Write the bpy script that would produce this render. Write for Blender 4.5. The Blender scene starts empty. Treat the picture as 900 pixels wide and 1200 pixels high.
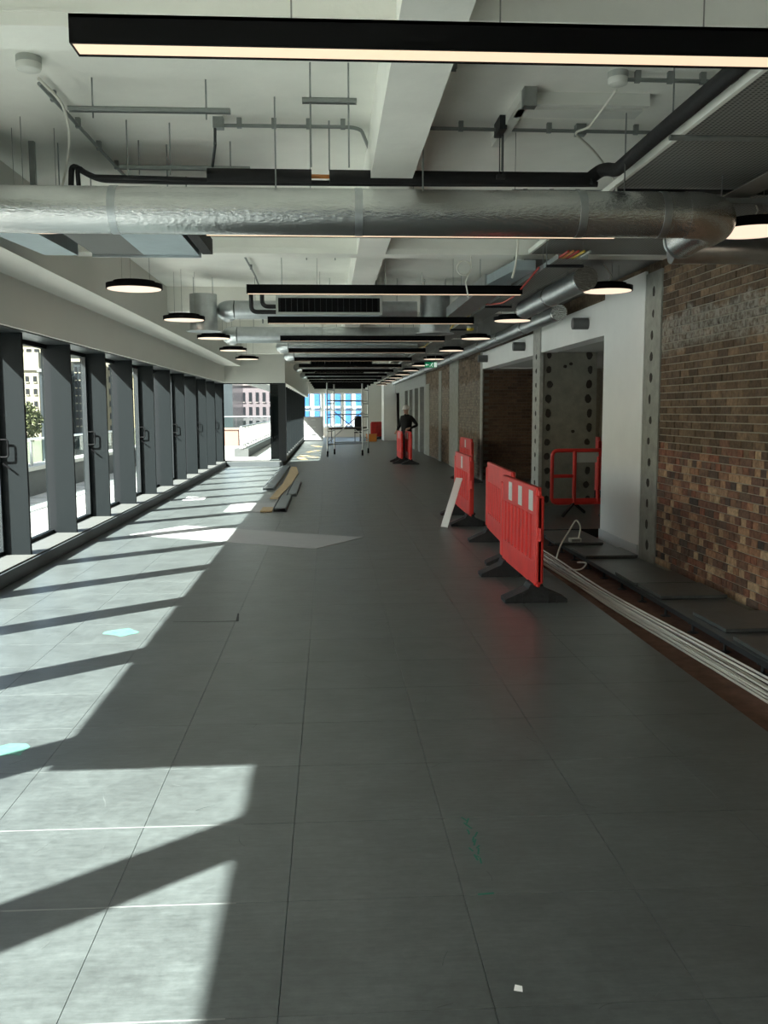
import bpy, bmesh, math, random
from mathutils import Vector, Matrix
random.seed(7)
SC = bpy.context.scene
COL = SC.collection

# ------------------------------------------------------------------ camera
F = 1080.0; H = 1.65
def _n(v): v = Vector(v); return v.normalized()
def _ray(x, y): return Vector(((x-450)/F, (600-y)/F, -1.0))
fw = _n(_ray(386, 481)); dn = _n(_ray(480, 10196)); dn = _n(dn - fw*dn.dot(fw)); up = -dn; rt = fw.cross(up)
ROT = Matrix((rt, fw, up))                    # camera space -> world
def _d(x, y): return ROT @ _ray(x, y)
def PZ(x, y, z=0.0): v = _d(x, y); return Vector((0, 0, H)) + v*((z-H)/v.z)     # photo pixel on a level plane
def PX(x, y, X): v = _d(x, y); return Vector((0, 0, H)) + v*(X/v.x)             # on a wall plane
def PY(x, y, Y): v = _d(x, y); return Vector((0, 0, H)) + v*(Y/v.y)             # on a cross plane
cam = bpy.data.objects.new('camera', bpy.data.cameras.new('camera'))
COL.objects.link(cam)
cam.data.sensor_fit = 'VERTICAL'; cam.data.sensor_height = 36.0; cam.data.lens = 36.0*F/1200.0
cam.data.clip_start = 0.05; cam.data.clip_end = 2000
cam.matrix_world = Matrix.Translation((0, 0, H)) @ ROT.to_4x4()
SC.camera = cam

# ------------------------------------------------------------------ world, sun, exposure
W = bpy.data.worlds.new('World'); SC.world = W; W.use_nodes = True
wn = W.node_tree.nodes; wl = W.node_tree.links; wn.clear()
wo = wn.new('ShaderNodeOutputWorld'); bg = wn.new('ShaderNodeBackground'); sk = wn.new('ShaderNodeTexSky')
sk.sky_type = 'NISHITA'; sk.sun_disc = False; sk.sun_elevation = math.radians(39.4); sk.sun_rotation = math.radians(229.8)
sk.air_density = 1.0; sk.dust_density = 3.0; sk.ozone_density = 1.0
bg.inputs['Strength'].default_value = 0.30
wl.new(sk.outputs[0], bg.inputs[0]); wl.new(bg.outputs[0], wo.inputs[0])
sl = bpy.data.lights.new('sun', 'SUN'); sl.energy = 27.0; sl.angle = math.radians(0.55); sl.color = (1.0, 0.985, 0.945)
so = bpy.data.objects.new('sun', sl); COL.objects.link(so)
SUN = Vector((1.0, 0.845, -1.077))
so.rotation_euler = SUN.to_track_quat('-Z', 'Y').to_euler(); so.location = (-20, -15, 25)
vs = SC.view_settings
vs.view_transform = 'Standard'; vs.look = 'None'; vs.gamma = 1.0; vs.use_curve_mapping = False; vs.exposure = 0.54

# ------------------------------------------------------------------ materials
MATS = {}
def mat(name, col, rough=0.6, metal=0.0, var=0.0, scale=6.0, bump=0.0, bscale=30.0, emit=0.0, spec=0.5, ecol=None, stretch=None):
    m = bpy.data.materials.new(name); m.use_nodes = True; MATS[name] = m
    nt = m.node_tree; N = nt.nodes; L = nt.links; b = N['Principled BSDF']
    b.inputs['Base Color'].default_value = (*col, 1); b.inputs['Roughness'].default_value = rough
    b.inputs['Metallic'].default_value = metal; b.inputs['Specular IOR Level'].default_value = spec
    if emit:
        b.inputs['Emission Color'].default_value = (*(ecol or col), 1); b.inputs['Emission Strength'].default_value = emit
    geo = N.new('ShaderNodeNewGeometry'); vec = geo.outputs['Position']
    if stretch:
        mp = N.new('ShaderNodeMapping'); mp.inputs['Scale'].default_value = stretch; L.new(vec, mp.inputs[0]); vec = mp.outputs[0]
    if var:
        n = N.new('ShaderNodeTexNoise'); n.inputs['Scale'].default_value = scale; n.inputs['Detail'].default_value = 6; n.inputs['Roughness'].default_value = 0.6
        L.new(vec, n.inputs['Vector'])
        r = N.new('ShaderNodeMapRange'); r.inputs[1].default_value = 0.25; r.inputs[2].default_value = 0.75
        r.inputs[3].default_value = 1-var; r.inputs[4].default_value = 1+var; L.new(n.outputs[0], r.inputs[0])
        mx = N.new('ShaderNodeVectorMath'); mx.operation = 'SCALE'; mx.inputs[0].default_value = col
        L.new(r.outputs[0], mx.inputs['Scale']); L.new(mx.outputs[0], b.inputs['Base Color'])
    if bump:
        n2 = N.new('ShaderNodeTexNoise'); n2.inputs['Scale'].default_value = bscale; n2.inputs['Detail'].default_value = 4
        L.new(vec, n2.inputs['Vector'])
        bp = N.new('ShaderNodeBump'); bp.inputs['Strength'].default_value = bump; bp.inputs['Distance'].default_value = 0.02
        L.new(n2.outputs[0], bp.inputs['Height']); L.new(bp.outputs[0], b.inputs['Normal'])
    return m

mat('ceiling_paint', (0.90, 0.90, 0.835), 0.85, var=0.07, scale=1.6, bump=0.15, bscale=14)
mat('bulkhead_paint', (0.60, 0.60, 0.555), 0.8, var=0.02, scale=2)
mat('white_wall', (0.84, 0.845, 0.82), 0.75, var=0.03, scale=2.5, bump=0.05, bscale=20)
mat('skirting', (0.66, 0.68, 0.68), 0.5, var=0.02)
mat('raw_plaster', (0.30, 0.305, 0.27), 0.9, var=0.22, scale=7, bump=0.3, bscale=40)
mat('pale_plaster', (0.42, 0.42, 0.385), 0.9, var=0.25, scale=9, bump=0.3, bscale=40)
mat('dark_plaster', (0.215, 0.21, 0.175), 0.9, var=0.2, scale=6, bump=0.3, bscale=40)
mat('dab', (0.035, 0.03, 0.025), 0.95, var=0.3, scale=30)
mat('fin_grey', (0.0050, 0.0074, 0.0082), 0.6, spec=0.15, var=0.04, scale=3)
mat('frame_dark', (0.016, 0.020, 0.022), 0.4)
mat('kerb_grey', (0.045, 0.053, 0.056), 0.6, var=0.12, scale=4)  # shade on the kerb face is put into this darker grey
mat('sill_sunlit', (0.095, 0.098, 0.092), 0.6, var=0.1, scale=5)  # sunlight on the kerb top is put into this paler grey
mat('black_paint', (0.0025, 0.0025, 0.003), 0.6, spec=0.12)
mat('diffuser', (0.35, 0.3, 0.25), 0.6, emit=0.70, ecol=(1.0, 0.74, 0.50))
mat('diffuser_disc', (0.35, 0.3, 0.25), 0.6, emit=0.76, ecol=(1.0, 0.80, 0.60))
mat('steel_wire', (0.32, 0.32, 0.30), 0.4, 0.8)
mat('foil', (0.70, 0.71, 0.70), 0.24, 1.0, var=0.08, scale=9, bump=0.25, bscale=34, stretch=(0.8, 2.2, 2.2))
mat('galv', (0.56, 0.59, 0.60), 0.38, 1.0, var=0.12, scale=12, bump=0.08, bscale=8)
mat('galv_blue', (0.42, 0.50, 0.53), 0.5, 0.55, var=0.08, scale=6)
mat('duct_grey', (0.14, 0.145, 0.14), 0.6, 0.1, var=0.05)
mat('strut', (0.30, 0.32, 0.31), 0.45, 0.7, var=0.1, scale=20)
mat('rubber', (0.012, 0.012, 0.013), 0.75, var=0.2, scale=15, bump=0.2, bscale=40)
mat('white_plastic', (0.72, 0.73, 0.68), 0.5)
mat('grey_plastic', (0.42, 0.44, 0.41), 0.5)
mat('white_cable', (0.78, 0.77, 0.69), 0.5)
mat('red_cable', (0.42, 0.04, 0.03), 0.5)
mat('orange_cable', (0.60, 0.22, 0.05), 0.5)
mat('yellow_cable', (0.62, 0.45, 0.05), 0.5)
mat('red_plastic', (0.66, 0.035, 0.028), 0.42, var=0.14, scale=5, bump=0.05, bscale=30)
mat('reflector', (0.60, 0.62, 0.60), 0.4, var=0.12, scale=40)
mat('foot_rubber', (0.022, 0.023, 0.024), 0.85, var=0.25, scale=18, bump=0.2, bscale=30)
mat('white_board', (0.78, 0.79, 0.77), 0.6)
mat('subfloor_brown', (0.15, 0.075, 0.05), 0.9, var=0.35, scale=9, bump=0.3, bscale=30)
mat('panel_side', (0.05, 0.052, 0.052), 0.6)
mat('sheet_grey', (0.30, 0.305, 0.30), 0.6, var=0.05, scale=3)
mat('tan_timber', (0.36, 0.27, 0.14), 0.7, var=0.2, scale=10)
mat('alu', (0.55, 0.57, 0.57), 0.35, 0.9)
mat('dark_metal', (0.03, 0.032, 0.035), 0.5, 0.3)
mat('profile_grey', (0.16, 0.18, 0.185), 0.45, 0.4)
mat('terrace_paving', (0.40, 0.395, 0.37), 0.8, var=0.12, scale=2)
mat('parapet_wall', (0.06, 0.064, 0.062), 0.8, var=0.15, scale=3)
mat('coping_white', (0.40, 0.40, 0.37), 0.7)
mat('cream_stone', (0.25, 0.235, 0.17), 0.8, var=0.05, scale=0.3)
mat('yellow_stone', (0.25, 0.22, 0.13), 0.8, var=0.05, scale=0.3)
mat('mauve_stone', (0.11, 0.09, 0.095), 0.8, var=0.08, scale=0.4)
mat('mauve_trim', (0.16, 0.14, 0.135), 0.8)
mat('window_dark', (0.006, 0.008, 0.01), 0.35)
mat('glass_tower', (0.04, 0.05, 0.055), 0.2, 0.2, var=0.25, scale=0.25)
mat('blue_panel', (0.025, 0.10, 0.26), 0.3)
mat('pale_panel', (0.25, 0.27, 0.28), 0.5)
mat('city_ground', (0.25, 0.25, 0.24), 0.9, var=0.1, scale=0.05)
mat('red_brick_far', (0.20, 0.12, 0.095), 0.9, var=0.1, scale=1)
mat('leaf', (0.06, 0.07, 0.02), 0.8, var=0.4, scale=1.5)
mat('bark', (0.10, 0.07, 0.05), 0.9)
mat('cloth_black', (0.008, 0.008, 0.009), 0.9, var=0.3, scale=30)
mat('skin', (0.45, 0.28, 0.21), 0.6)
mat('helmet', (0.75, 0.75, 0.72), 0.4)
mat('green_sign', (0.0, 0.22, 0.09), 0.4, emit=0.12, ecol=(0.0, 0.5, 0.2))
mat('sign_white', (0.85, 0.9, 0.86), 0.4, emit=0.3, ecol=(0.8, 1, 0.85))
mat('green_paint', (0.02, 0.16, 0.11), 0.8)
mat('cyan_paint', (0.075, 0.185, 0.15), 0.8, var=0.3, scale=20)
mat('scratch_white', (0.19, 0.20, 0.195), 0.8)
mat('crack_dark', (0.03, 0.032, 0.032), 0.9)
mat('dark_wood', (0.05, 0.035, 0.025), 0.8, var=0.2)
mat('stud_grey', (0.30, 0.31, 0.29), 0.7, var=0.15, scale=6)
mat('dark_void', (0.012, 0.012, 0.012), 0.9)
mat('yellow_cap', (0.75, 0.55, 0.05), 0.5)
mat('orange_plastic', (0.65, 0.22, 0.03), 0.5)
mat('lamp_metal', (0.3, 0.3, 0.3), 0.5, 0.5)

def glass(name, tint, refl):
    m = bpy.data.materials.new(name); m.use_nodes = True; MATS[name] = m
    N = m.node_tree.nodes; L = m.node_tree.links; N.clear()
    o = N.new('ShaderNodeOutputMaterial'); t = N.new('ShaderNodeBsdfTransparent'); g = N.new('ShaderNodeBsdfGlossy')
    t.inputs[0].default_value = (*tint, 1); g.inputs['Roughness'].default_value = 0.01
    f = N.new('ShaderNodeLayerWeight'); f.inputs['Blend'].default_value = 0.5
    pw = N.new('ShaderNodeMath'); pw.operation = 'POWER'; pw.inputs[1].default_value = 5.0
    mu = N.new('ShaderNodeMath'); mu.operation = 'MULTIPLY_ADD'; mu.inputs[1].default_value = refl; mu.inputs[2].default_value = 0.03
    mx = N.new('ShaderNodeMixShader')
    L.new(f.outputs['Facing'], pw.inputs[0]); L.new(pw.outputs[0], mu.inputs[0]); L.new(mu.outputs[0], mx.inputs[0]); L.new(t.outputs[0], mx.inputs[1]); L.new(g.outputs[0], mx.inputs[2]); L.new(mx.outputs[0], o.inputs[0])
glass('pane_glass', (0.93, 0.965, 0.955), 0.6)
glass('rail_glass', (0.84, 0.92, 0.91), 0.7)

def floor_mat():
    m = bpy.data.materials.new('floor_tile'); m.use_nodes = True; MATS['floor_tile'] = m
    nt = m.node_tree; N = nt.nodes; L = nt.links; b = N['Principled BSDF']
    g = N.new('ShaderNodeNewGeometry')
    def noise(scale, det, mapsc=None, rough=0.6):
        n = N.new('ShaderNodeTexNoise'); n.inputs['Scale'].default_value = scale; n.inputs['Detail'].default_value = det; n.inputs['Roughness'].default_value = rough
        if mapsc:
            mp = N.new('ShaderNodeMapping'); mp.inputs['Scale'].default_value = mapsc; mp.inputs['Rotation'].default_value = (0, 0, 0.3); L.new(g.outputs['Position'], mp.inputs[0]); L.new(mp.outputs[0], n.inputs['Vector'])
        else: L.new(g.outputs['Position'], n.inputs['Vector'])
        return n
    a = noise(3.2, 8); c = noise(22, 6, None, 0.7); s = noise(7, 5, (1, 7, 1), 0.75)
    def rng(n, lo, hi, a0=0.3, a1=0.7):
        r = N.new('ShaderNodeMapRange'); r.inputs[1].default_value = a0; r.inputs[2].default_value = a1; r.inputs[3].default_value = lo; r.inputs[4].default_value = hi; L.new(n.outputs[0], r.inputs[0]); return r
    def mul(p, q):
        k = N.new('ShaderNodeMath'); k.operation = 'MULTIPLY'; L.new(p.outputs[0], k.inputs[0]); L.new(q.outputs[0], k.inputs[1]); return k
    oi = N.new('ShaderNodeObjectInfo'); ro = N.new('ShaderNodeMapRange'); ro.inputs[3].default_value = 0.96; ro.inputs[4].default_value = 1.04; L.new(oi.outputs['Random'], ro.inputs[0])
    k = mul(mul(mul(rng(a, 0.80, 1.20), rng(c, 0.80, 1.20)), rng(s, 0.80, 1.20)), ro)
    v = N.new('ShaderNodeVectorMath'); v.operation = 'SCALE'; v.inputs[0].default_value = (0.078, 0.0885, 0.0865); L.new(k.outputs[0], v.inputs['Scale'])
    L.new(v.outputs[0], b.inputs['Base Color'])
    rr = rng(c, 0.32, 0.40); L.new(rr.outputs[0], b.inputs['Roughness'])
    b.inputs['Specular IOR Level'].default_value = 0.7
    bp = N.new('ShaderNodeBump'); bp.inputs['Strength'].default_value = 0.08; bp.inputs['Distance'].default_value = 0.004
    L.new(c.outputs[0], bp.inputs['Height']); L.new(bp.outputs[0], b.inputs['Normal'])
floor_mat()

def brick_mat(name, ramp, low_ramp, low_z, band, horiz='y', white_amt=0.75, dark=1.0):
    """one tone per brick from its cell on the bond grid; old plaster left on a band of the wall"""
    m = bpy.data.materials.new(name); m.use_nodes = True; MATS[name] = m
    nt = m.node_tree; N = nt.nodes; L = nt.links; b = N['Principled BSDF']; b.inputs['Roughness'].default_value = 0.92
    g = N.new('ShaderNodeNewGeometry'); sp = N.new('ShaderNodeSeparateXYZ'); L.new(g.outputs['Position'], sp.inputs[0])
    def M(op, a, c=None):
        k = N.new('ShaderNodeMath'); k.operation = op
        for i, q in enumerate((a, c)):
            if q is None: continue
            if isinstance(q, (int, float)): k.inputs[i].default_value = q
            else: L.new(q, k.inputs[i])
        return k.outputs[0]
    u = sp.outputs['Y' if horiz == 'y' else 'X']; z = sp.outputs['Z']
    row = M('FLOOR', M('DIVIDE', M('ADD', z, 0.2), 0.075))
    odd = M('MODULO', row, 2.0); hdr = M('MULTIPLY', odd, M('LESS_THAN', row, 19.5)) if horiz == 'y' else M('MULTIPLY', odd, 0.0)
    off = M('SUBTRACT', M('MULTIPLY', odd, 0.1125), M('MULTIPLY', hdr, 0.05625))
    wid = M('SUBTRACT', 0.225, M('MULTIPLY', hdr, 0.1125))
    colm = M('FLOOR', M('DIVIDE', M('ADD', M('ADD', u, 20.0), off), wid))
    cb = N.new('ShaderNodeCombineXYZ'); L.new(row, cb.inputs[0]); L.new(colm, cb.inputs[1])
    wnz = N.new('ShaderNodeTexWhiteNoise'); wnz.noise_dimensions = '2D'; L.new(cb.outputs[0], wnz.inputs['Vector'])
    def ramp_node(cols):
        r = N.new('ShaderNodeValToRGB'); e = r.color_ramp.elements
        while len(e) < len(cols): e.new(0.5)
        for i, c in enumerate(cols): e[i].position = i/(len(cols)-1); e[i].color = (*c, 1)
        L.new(wnz.outputs['Value'], r.inputs[0]); return r.outputs[0]
    hi = ramp_node(ramp); lo = ramp_node(low_ramp)
    cell = N.new('ShaderNodeCombineXYZ'); L.new(M('MULTIPLY', colm, wid), cell.inputs[1]); L.new(M('MULTIPLY', row, 0.075), cell.inputs[2])
    nz = N.new('ShaderNodeTexNoise'); nz.inputs['Scale'].default_value = 2.2; nz.inputs['Detail'].default_value = 5; L.new(cell.outputs[0], nz.inputs['Vector'])
    nzs = N.new('ShaderNodeTexNoise'); nzs.inputs['Scale'].default_value = 3.0; nzs.inputs['Detail'].default_value = 7; L.new(g.outputs['Position'], nzs.inputs['Vector'])
    nf = N.new('ShaderNodeTexNoise'); nf.inputs['Scale'].default_value = 26; nf.inputs['Detail'].default_value = 5; L.new(g.outputs['Position'], nf.inputs['Vector'])
    zz = M('ADD', M('MULTIPLY', row, 0.075), M('MULTIPLY', M('SUBTRACT', nz.outputs[0], 0.5), 0.9)); zz = M('SUBTRACT', zz, 0.2)
    fl = M('LESS_THAN', zz, low_z)
    mx = N.new('ShaderNodeMix'); mx.data_type = 'RGBA'; L.new(fl, mx.inputs[0]); L.new(hi, mx.inputs[6]); L.new(lo, mx.inputs[7])
    tone = N.new('ShaderNodeMapRange'); tone.inputs[1].default_value = 0.3; tone.inputs[2].default_value = 0.7; tone.inputs[3].default_value = 0.65*dark; tone.inputs[4].default_value = 1.3*dark; L.new(nf.outputs[0], tone.inputs[0])
    sc = N.new('ShaderNodeVectorMath'); sc.operation = 'SCALE'; L.new(mx.outputs[2], sc.inputs[0]); L.new(tone.outputs[0], sc.inputs['Scale'])
    # residue of plaster
    z2 = M('ADD', z, M('MULTIPLY', M('SUBTRACT', nz.outputs[0], 0.5), 0.35))
    z2 = M('ADD', z, M('MULTIPLY', M('SUBTRACT', nzs.outputs[0], 0.5), 0.45))
    def ss(a0, a1):
        r = N.new('ShaderNodeMapRange'); r.interpolation_type = 'SMOOTHSTEP'; r.inputs[1].default_value = a0; r.inputs[2].default_value = a1; L.new(z2, r.inputs[0]); return r.outputs[0]
    inb = M('MULTIPLY', ss(band[0]-.06, band[0]+.08), M('SUBTRACT', 1.0, ss(band[1]-.03, band[1]+.05)))
    am = N.new('ShaderNodeMapRange'); am.inputs[1].default_value = 0.35; am.inputs[2].default_value = 0.62; am.inputs[3].default_value = 0.1; am.inputs[4].default_value = white_amt; L.new(nf.outputs[0], am.inputs[0])
    pf = M('MULTIPLY', inb, am.outputs[0])
    mw = N.new('ShaderNodeMix'); mw.data_type = 'RGBA'; L.new(pf, mw.inputs[0]); L.new(sc.outputs[0], mw.inputs[6]); mw.inputs[7].default_value = (0.42, 0.42, 0.38, 1)
    L.new(mw.outputs[2], b.inputs['Base Color'])
    bp = N.new('ShaderNodeBump'); bp.inputs['Strength'].default_value = 0.4; bp.inputs['Distance'].default_value = 0.01
    L.new(nf.outputs[0], bp.inputs['Height']); L.new(bp.outputs[0], b.inputs['Normal'])
BR_HI = [(0.065, 0.042, 0.025), (0.13, 0.085, 0.05), (0.09, 0.06, 0.038), (0.19, 0.125, 0.075), (0.11, 0.075, 0.05), (0.24, 0.155, 0.095)]
BR_LO = [(0.06, 0.05, 0.045), (0.25, 0.10, 0.06), (0.10, 0.075, 0.06), (0.33, 0.17, 0.10), (0.48, 0.34, 0.21), (0.20, 0.10, 0.065), (0.09, 0.065, 0.05)]
brick_mat('brick_near', BR_HI, BR_LO, 1.25, (2.28, 2.62), white_amt=0.55)
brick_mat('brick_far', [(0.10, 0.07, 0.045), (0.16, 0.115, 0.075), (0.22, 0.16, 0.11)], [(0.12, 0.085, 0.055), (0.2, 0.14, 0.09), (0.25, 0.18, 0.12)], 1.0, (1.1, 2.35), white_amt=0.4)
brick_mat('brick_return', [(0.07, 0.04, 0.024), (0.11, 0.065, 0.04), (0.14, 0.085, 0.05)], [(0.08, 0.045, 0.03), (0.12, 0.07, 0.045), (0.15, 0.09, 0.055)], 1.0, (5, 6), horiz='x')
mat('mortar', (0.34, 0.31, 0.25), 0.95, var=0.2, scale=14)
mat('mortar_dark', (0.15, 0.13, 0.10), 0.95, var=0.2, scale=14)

def perforated():
    m = bpy.data.materials.new('perforated_metal'); m.use_nodes = True; MATS['perforated_metal'] = m
    N = m.node_tree.nodes; L = m.node_tree.links; b = N['Principled BSDF']; b.inputs['Roughness'].default_value = 0.6; b.inputs['Metallic'].default_value = 0.3
    g = N.new('ShaderNodeNewGeometry'); v = N.new('ShaderNodeTexVoronoi'); v.inputs['Scale'].default_value = 34; v.inputs['Randomness'].default_value = 0.0
    L.new(g.outputs['Position'], v.inputs['Vector'])
    r = N.new('ShaderNodeValToRGB'); r.color_ramp.elements[0].position = 0.30; r.color_ramp.elements[1].position = 0.40
    r.color_ramp.elements[0].color = (0.03, 0.03, 0.028, 1); r.color_ramp.elements[1].color = (0.30, 0.30, 0.28, 1)
    L.new(v.outputs['Distance'], r.inputs[0]); L.new(r.outputs[0], b.inputs['Base Color'])
perforated()

# ------------------------------------------------------------------ builders
WO = {}
class MB:
    def __init__(s): s.v = []; s.f = []
    def add(s, vs, fs):
        k = len(s.v); s.v += [tuple(p) for p in vs]; s.f += [tuple(i+k for i in f) for f in fs]; return s
    def box(s, x0, x1, y0, y1, z0, z1, b=0.0):
        if b <= 0:
            v = [(x, y, z) for x in (x0, x1) for y in (y0, y1) for z in (z0, z1)]
            return s.add(v, [(0, 1, 3, 2), (4, 6, 7, 5), (0, 4, 5, 1), (2, 3, 7, 6), (0, 2, 6, 4), (1, 5, 7, 3)])
        bm = bmesh.new(); bmesh.ops.create_cube(bm, size=1.0)
        for p in bm.verts: p.co = Vector(((x0+x1)/2+p.co.x*(x1-x0), (y0+y1)/2+p.co.y*(y1-y0), (z0+z1)/2+p.co.z*(z1-z0)))
        bmesh.ops.bevel(bm, geom=bm.edges[:], offset=b, segments=2, affect='EDGES', profile=0.5)
        bm.verts.index_update()
        s.add([p.co for p in bm.verts], [[q.index for q in f.verts] for f in bm.faces]); bm.free(); return s
    def hexa(s, pts): return s.add(pts, [(0, 1, 2, 3), (7, 6, 5, 4), (0, 4, 5, 1), (1, 5, 6, 2), (2, 6, 7, 3), (3, 7, 4, 0)])
    def beam(s, a, b, w, h, upv=(0, 0, 1)):
        a = Vector(a); b = Vector(b); d = (b-a).normalized(); u = Vector(upv)
        if abs(d.dot(u)) > 0.98: u = Vector((1, 0, 0))
        r = d.cross(u).normalized(); u = r.cross(d)
        q = [(-1, -1), (1, -1), (1, 1), (-1, 1)]
        return s.hexa([a + r*(w/2*i) + u*(h/2*j) for i, j in q] + [b + r*(w/2*i) + u*(h/2*j) for i, j in q])
    def tube(s, pts, r, n=10, cap=True):
        pts = [Vector(p) for p in pts]; m = len(pts); rs = r if isinstance(r, (list, tuple)) else [r]*m
        tang = []
        for i in range(m):
            t = (pts[min(i+1, m-1)] - pts[max(i-1, 0)]); tang.append(t.normalized())
        u = Vector((0, 0, 1)) if abs(tang[0].z) < 0.9 else Vector((1, 0, 0))
        u = (u - tang[0]*u.dot(tang[0])).normalized(); vs = []
        for i in range(m):
            u = (u - tang[i]*u.dot(tang[i])).normalized(); w = tang[i].cross(u)
            for k in range(n):
                a = 2*math.pi*k/n; vs.append(pts[i] + (u*math.cos(a) + w*math.sin(a))*rs[i])
        fs = []
        for i in range(m-1):
            for k in range(n): fs.append((i*n+k, i*n+(k+1) % n, (i+1)*n+(k+1) % n, (i+1)*n+k))
        if cap: fs.append(tuple(range(n-1, -1, -1))); fs.append(tuple((m-1)*n+k for k in range(n)))
        return s.add(vs, fs)
    def lathe(s, c, prof, n=32, axis='z'):
        c = Vector(c); vs = []; m = len(prof)
        for (r, h) in prof:
            for k in range(n):
                a = 2*math.pi*k/n; p = (r*math.cos(a), r*math.sin(a), h)
                if axis == 'y': p = (p[0], p[2], p[1])
                if axis == 'x': p = (p[2], p[0], p[1])
                vs.append(c + Vector(p))
        fs = [(i*n+k, i*n+(k+1) % n, (i+1)*n+(k+1) % n, (i+1)*n+k) for i in range(m-1) for k in range(n)]
        fs.append(tuple(range(n-1, -1, -1))); fs.append(tuple((m-1)*n+k for k in range(n)))
        return s.add(vs, fs)
    def prism(s, poly, z0, z1):
        n = len(poly)
        return s.add([(p[0], p[1], z0) for p in poly] + [(p[0], p[1], z1) for p in poly],
                     [tuple(range(n-1, -1, -1)), tuple(range(n, 2*n))] + [(i, (i+1) % n, n+(i+1) % n, n+i) for i in range(n)])
    def extr(s, poly, axis, a0, a1):
        """poly in the plane across the axis: axis 'y' -> (x,z), axis 'x' -> (y,z)"""
        n = len(poly)
        mk = (lambda p, a: (p[0], a, p[1])) if axis == 'y' else (lambda p, a: (a, p[0], p[1]))
        return s.add([mk(p, a0) for p in poly] + [mk(p, a1) for p in poly],
                     [tuple(range(n-1, -1, -1)), tuple(range(n, 2*n))] + [(i, (i+1) % n, n+(i+1) % n, n+i) for i in range(n)])
    def build(s, name, m, parent=None, smooth=False, label=None):
        xs = [p[0] for p in s.v]; ys = [p[1] for p in s.v]; zs = [p[2] for p in s.v]
        o0 = Vector(((min(xs)+max(xs))/2, (min(ys)+max(ys))/2, min(zs)))
        me = bpy.data.meshes.new(name); me.from_pydata([(p[0]-o0.x, p[1]-o0.y, p[2]-o0.z) for p in s.v], [], s.f)
        bm = bmesh.new(); bm.from_mesh(me); bmesh.ops.recalc_face_normals(bm, faces=bm.faces); bm.to_mesh(me); bm.free()
        if m: me.materials.append(MATS[m])
        if smooth:
            me.shade_smooth()
            try: me.set_sharp_from_angle(angle=math.radians(40))
            except Exception: pass
        o = bpy.data.objects.new(name, me); COL.objects.link(o)
        link(o, o0, parent)
        if label: o['label'] = label
        return o
def link(o, w, parent):
    WO[o] = Vector(w)
    if parent is not None: o.parent = parent; o.location = WO[o] - WO[parent]
    else: o.location = w
def tag(o, label=None, cat=None, group=None, kind=None):
    if label: o['label'] = label
    if cat: o['category'] = cat
    if group: o['group'] = group
    if kind: o['kind'] = kind
    return o
def empty(name, w, label=None, cat=None, group=None, kind=None, parent=None):
    o = bpy.data.objects.new(name, None); COL.objects.link(o); o.empty_display_size = 0.1
    link(o, Vector(w), parent); tag(o, label, cat, group, kind); return o
def inst(src, w, parent, name=None):
    o = bpy.data.objects.new(name or src.name.split('.')[0], src.data); COL.objects.link(o); link(o, w, parent); return o
def copy_tree(o, parent=None):
    c = o.copy(); COL.objects.link(c); c.parent = parent; WO[c] = WO[o].copy()
    for ch in o.children: copy_tree(ch, c)
    return c
def fillet(pts, r, n=5):
    pts = [Vector(p) for p in pts]; out = [pts[0]]
    for i in range(1, len(pts)-1):
        a, b, c = pts[i-1], pts[i], pts[i+1]
        d1 = (a-b); d2 = (c-b); q = min(r, d1.length*0.49, d2.length*0.49)
        p = b + d1.normalized()*q; e = b + d2.normalized()*q
        for k in range(n+1):
            t = k/n; out.append(p*(1-t)**2 + b*2*t*(1-t) + e*t*t)
    out.append(pts[-1]); return out
def one(name, mb, m, label, cat, group=None, smooth=False, kind=None):
    return tag(mb.build(name, m, None, smooth), label, cat, group, kind)

def dab(c, axis, w, h, parent):
    """flat irregular disc stuck on a wall; axis is the wall's normal"""
    n = 9; ring = []; front = []; t = 0.005
    for k in range(n):
        a = 2*math.pi*k/n; q = random.uniform(0.85, 1.1); u, v = w*q*math.cos(a), h*q*math.sin(a)
        if axis == 'x': ring.append((c[0]+t, c[1]+u, c[2]+v)); front.append((c[0], c[1]+u*.8, c[2]+v*.8))
        else: ring.append((c[0]+u, c[1]+t, c[2]+v)); front.append((c[0]+u*.8, c[1], c[2]+v*.8))
    m = MB().add(ring+front, [tuple(range(n)), tuple(range(n, 2*n))] + [(k, (k+1) % n, n+(k+1) % n, n+k) for k in range(n)])
    return m.build('fixing_dab', 'dab', parent)

ZB, ZS = 3.248, 3.635          # beam soffit, slab soffit
XW = 3.6                     # right wall plane
XK = -3.07                   # kerb face
T = 0.598; GX = -0.156; GY = 2.37   # floor tile grid

# ================================================================== SETTING
# ---------------- floor
floor = MB().box(-3.6, 7.0, -3.0, 62, -0.20, -0.12).build('floor', 'subfloor_brown'); tag(floor, 'grey raised access floor of square panels over a brown subfloor', 'floor', kind='structure')
tb = MB().box(0.0008, T-0.0008, 0.0008, T-0.0008, -0.036, 0.0, 0.0012)
tile0 = None
cols = [GX + T*i for i in range(-5, 4)]
def big_floor(mb, x0, x1, y0, y1): mb.box(x0, x1, y0, y1, -0.12, 0.0)
for r in range(0, 33):
    for x in cols:
        y = GY - T + T*r
        if tile0 is None:
            tile0 = tb.build('floor_tile', 'floor_tile', floor); tile0.location = Vector((x+T/2, y+T/2, -0.036)) - WO[floor]
        else: inst(tile0, (x+T/2, y+T/2, -0.036), floor)
rest = MB()
ye = GY - T + T*33
for r in range(-6, 0):
    for x in cols: rest.box(x+.0007, x+T-.0007, GY-T+T*r+.0007, GY-T+T*(r+1)-.0007, -0.036, 0)
nr = int((58.2-ye)/T)
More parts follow.
